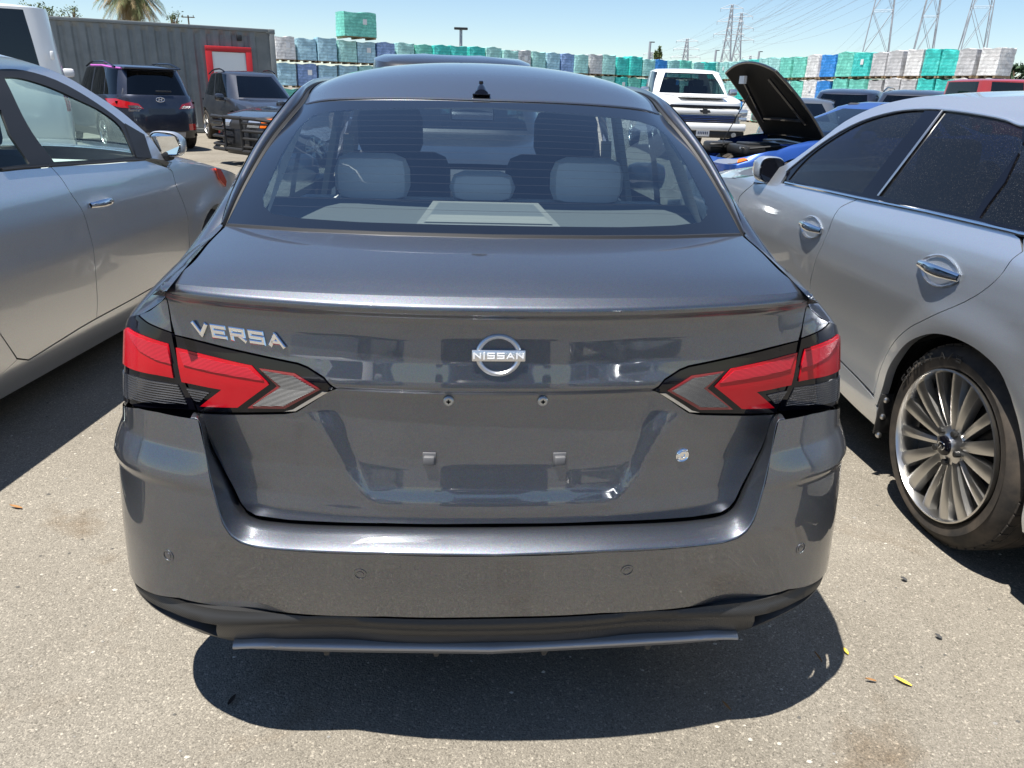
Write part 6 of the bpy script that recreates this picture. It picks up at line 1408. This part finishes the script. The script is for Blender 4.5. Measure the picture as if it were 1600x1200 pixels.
def trees():
    r = random.Random(5); LM = leafmat("leaf_green", (.05, .085, .025), (.13, .16, .05)); PM = leafmat("palm_frond_green", (.08, .12, .035), (.19, .22, .08)); DM = leafmat("dead_frond_straw", (.20, .14, .06), (.36, .27, .13)); BK = mat("palm_bark", (.16, .11, .07), .95)
    p = along(209, 30, 42); C = thing("palm_tree", "palm tree with a shaggy skirt of dead fronds rising behind the container", "tree", (p[0], p[1], 0)); zc = along(209, 2, 42)[2]+.75
    b = MB(); b.tube([(0, 0, 0), (.1, 0, zc*.5), (0, 0, zc)], [.28, .22, .25], 10); b.build("trunk", BK, C)
    def frond(a, el, L, droop, w, m_, store):
        P = []; d = np.array([math.cos(a)*math.cos(el), math.sin(a)*math.cos(el), math.sin(el)]); n = 9
        for i in range(n): f = i/(n-1); P.append(np.array([0, 0, zc])+d*L*f+np.array([0, 0, -droop*f*f*L]))
        sd = np.cross(d, [0, 0, 1.]); sd /= np.linalg.norm(sd)+1e-9
        for i in range(1, n-1):
            for s_ in (-1, 1):
                for q in (0, .33, .66):
                    c_ = P[i]+(P[i+1]-P[i])*q; t = P[i+1]-P[i]; t /= np.linalg.norm(t); e = c_+sd*s_*w*(1-(i/n)**2)+t*w*.6-np.array([0, 0, w*.35]); k = len(store[0]); store[0].extend([c_, c_+t*.05, e]); store[1].append((k, k+1, k+2))
    st = ([], [])
    for i in range(90): frond(r.uniform(0, 6.28), r.uniform(-.6, 1.3), r.uniform(1.2, 1.75), r.uniform(.25, .8), .40, PM, st)
    mk("crown", st[0], st[1], PM, C, False)
    st = ([], [])
    for i in range(150): frond(r.uniform(0, 6.28), r.uniform(-1.3, -.25), r.uniform(1.1, 1.95), r.uniform(.15, .45), .26, DM, st)
    mk("dead_frond_skirt", st[0], st[1], DM, C, False)
    def shrubtree(px, py0, py1, d, wpx, n, lab, name="tree", size=.12, seed=1, m_=None):
        t = along(px, py0, d); bt = along(px, py1, d); sc = d/CAM_F; rr = random.Random(seed); C = thing(name, lab, "tree", (t[0], t[1], 0)); h = t[2]; z0 = bt[2]-.3; w = wpx*sc/2
        b = MB(); b.tube([(0, 0, 0), (.05, 0, z0*.6), (0, 0, h*.96)], [.14, .09, .02], 8)
        ends = []
        for k in range(7): a = rr.uniform(0, 6.28); e = np.array([math.cos(a)*w*rr.uniform(.4, 1), math.sin(a)*w*.6, rr.uniform(z0+.2, h*1.0)]); ends.append(e); b.tube([(0, 0, z0*rr.uniform(.6, .9)), tuple(e*np.array([.5, .5, .92])), tuple(e)], [.05, .03, .01], 5)
        b.build("trunk", BK, C); pts = []
        for k in range(n): e = ends[rr.randrange(7)]; pts.append(e+np.array([rr.gauss(0, w*.16), rr.gauss(0, w*.16), rr.gauss(0, (h-z0)*.12)]))
        leaf_cloud(pts, size, seed, m_ or LM, "crown", C)
    shrubtree(58, 4, 24, 34, 50, 420, "sparse leafy shoots above the left end of the container", seed=2, size=.06); shrubtree(112, 12, 26, 36, 34, 200, "thin leafy twigs between the van roof and the palm", seed=3, size=.055); shrubtree(268, 20, 36, 36, 30, 190, "small leafy shoots just right of the palm", seed=4, size=.055)
    shrubtree(1028, 77, 90, 120, 13, 500, "small round dark tree beside a pole on the skyline", seed=8, size=.28)
    G = leafmat("hedge_green", (.02, .05, .02), (.05, .10, .045)); 
    for i, px in enumerate((1585, 1610, 1635)):
        shrubtree(px, 106+i, 125, 40, 40, 420, ["dark green bush just beyond the end of the right pallet row", "dark green bush past the right edge of the frame", "farther dark green bush past the right edge"][i], "bush", seed=20+i, m_=G, size=.16)
def litter():
    YL = mat("yellow_leaf", (.75, .52, .03), .6); BRL = mat("brown_leaf", (.30, .15, .05), .8)
    def leaf(px, py, L, w, ang, m_, lab, name="fallen_leaf"):
        p = onz(px, py, 0.004); b = MB(); K = 7; P = []
        for i in range(K):
            f = i/(K-1); ww = w*math.sin(math.pi*min(1, f*.9+.08))**.8; P.append([(-ww, f*L-L/2, .004+.006*f), (0, f*L-L/2, .001+.006*f), (ww, f*L-L/2, .004+.006*f)])
        b.grid(P); o = b.build(name, m_, None); o.location = (p[0], p[1], .003); o.rotation_euler = (0, 0, ang); tag(o, lab, "leaf")
    leaf(1410, 1066, .045, .006, .85, YL, "long bright yellow leaf on the asphalt at lower right"); leaf(1321, 1019, .02, .005, .3, YL, "small yellow leaf near the grey sedan's shadow"); leaf(1278, 1028, .035, .003, .2, BRL, "thin brown curl beside the right edge of the shadow")
    leaf(1135, 1105, .03, .004, .5, BRL, "small brown leaf inside the grey sedan's shadow"); leaf(1360, 1064, .03, .004, 1.4, BRL, "tan twig left of the long yellow leaf"); leaf(25, 793, .05, .006, 1.3, BRL, "tan leaf on the edge of the left shadow"); leaf(363, 1095, .03, .006, -.4, mat("dark_bark", (.03, .02, .015), .9), "dark chip of bark beside the left end of the shadow")
    leaf(1412, 906, .02, .008, 1.0, mat("dark_chip", (.05, .05, .05), .9), "dark grey chip on the asphalt right of the bumper", "stone_chip"); leaf(1466, 996, .02, .007, .8, mat("dark_chip_two", (.05, .05, .05), .9), "dark grey chip on the open asphalt at right", "stone_chip")
    r = random.Random(9); b = MB()
    for k in range(700):
        x, y = r.uniform(-2.6, 2.6), r.uniform(-.4, 3.2); s = r.uniform(.0015, .0042)*(1.3 if r.random() < .1 else 1); a = r.uniform(0, 3.14)
        V = [(x+s*1.6*math.cos(a+t)*(1+.3*math.sin(3*t+k)), y+s*1.3*math.sin(a+t), 0.001) for t in np.linspace(0, 6.28, 6)[:-1]]+[(x, y, s*1.1)]
        b.add(V, [(i, (i+1) % 5, 5) for i in range(5)], k % 3)
    g = b.build("grit", [mat("grit_pale", (.45, .42, .36), .9), mat("grit_grey", (.25, .24, .22), .9), mat("grit_dark", (.10, .095, .085), .9)], None, smooth=False); tag(g, "loose grit scattered over the asphalt", "grit", kind="stuff")
def behind():
    gen_car("silver_suv", "silver SUV behind the photographer, mirrored in the right of the grey boot lid", "car", (3.6, -7.2), 8, SUVP, SILVERB, CARB, TINT)
    gen_car("charcoal_suv", "charcoal SUV behind the photographer, mirrored in the middle of the grey boot lid", "car", (.2, -7.6), 2, SUVP, INK, CARB, TINT)
    gen_car("white_sedan", "white sedan behind the photographer, mirrored in the left of the grey boot lid", "car", (-3.2, -7.0), -4, SEDP, WHITE, None, TINT)
main_car(); silver_sedan_left(); silver_sedan_right(); far_cars(); blue_coupe(); pickup(); van()
container(); pallets(); pylons(); poles(); trees(); litter(); behind()
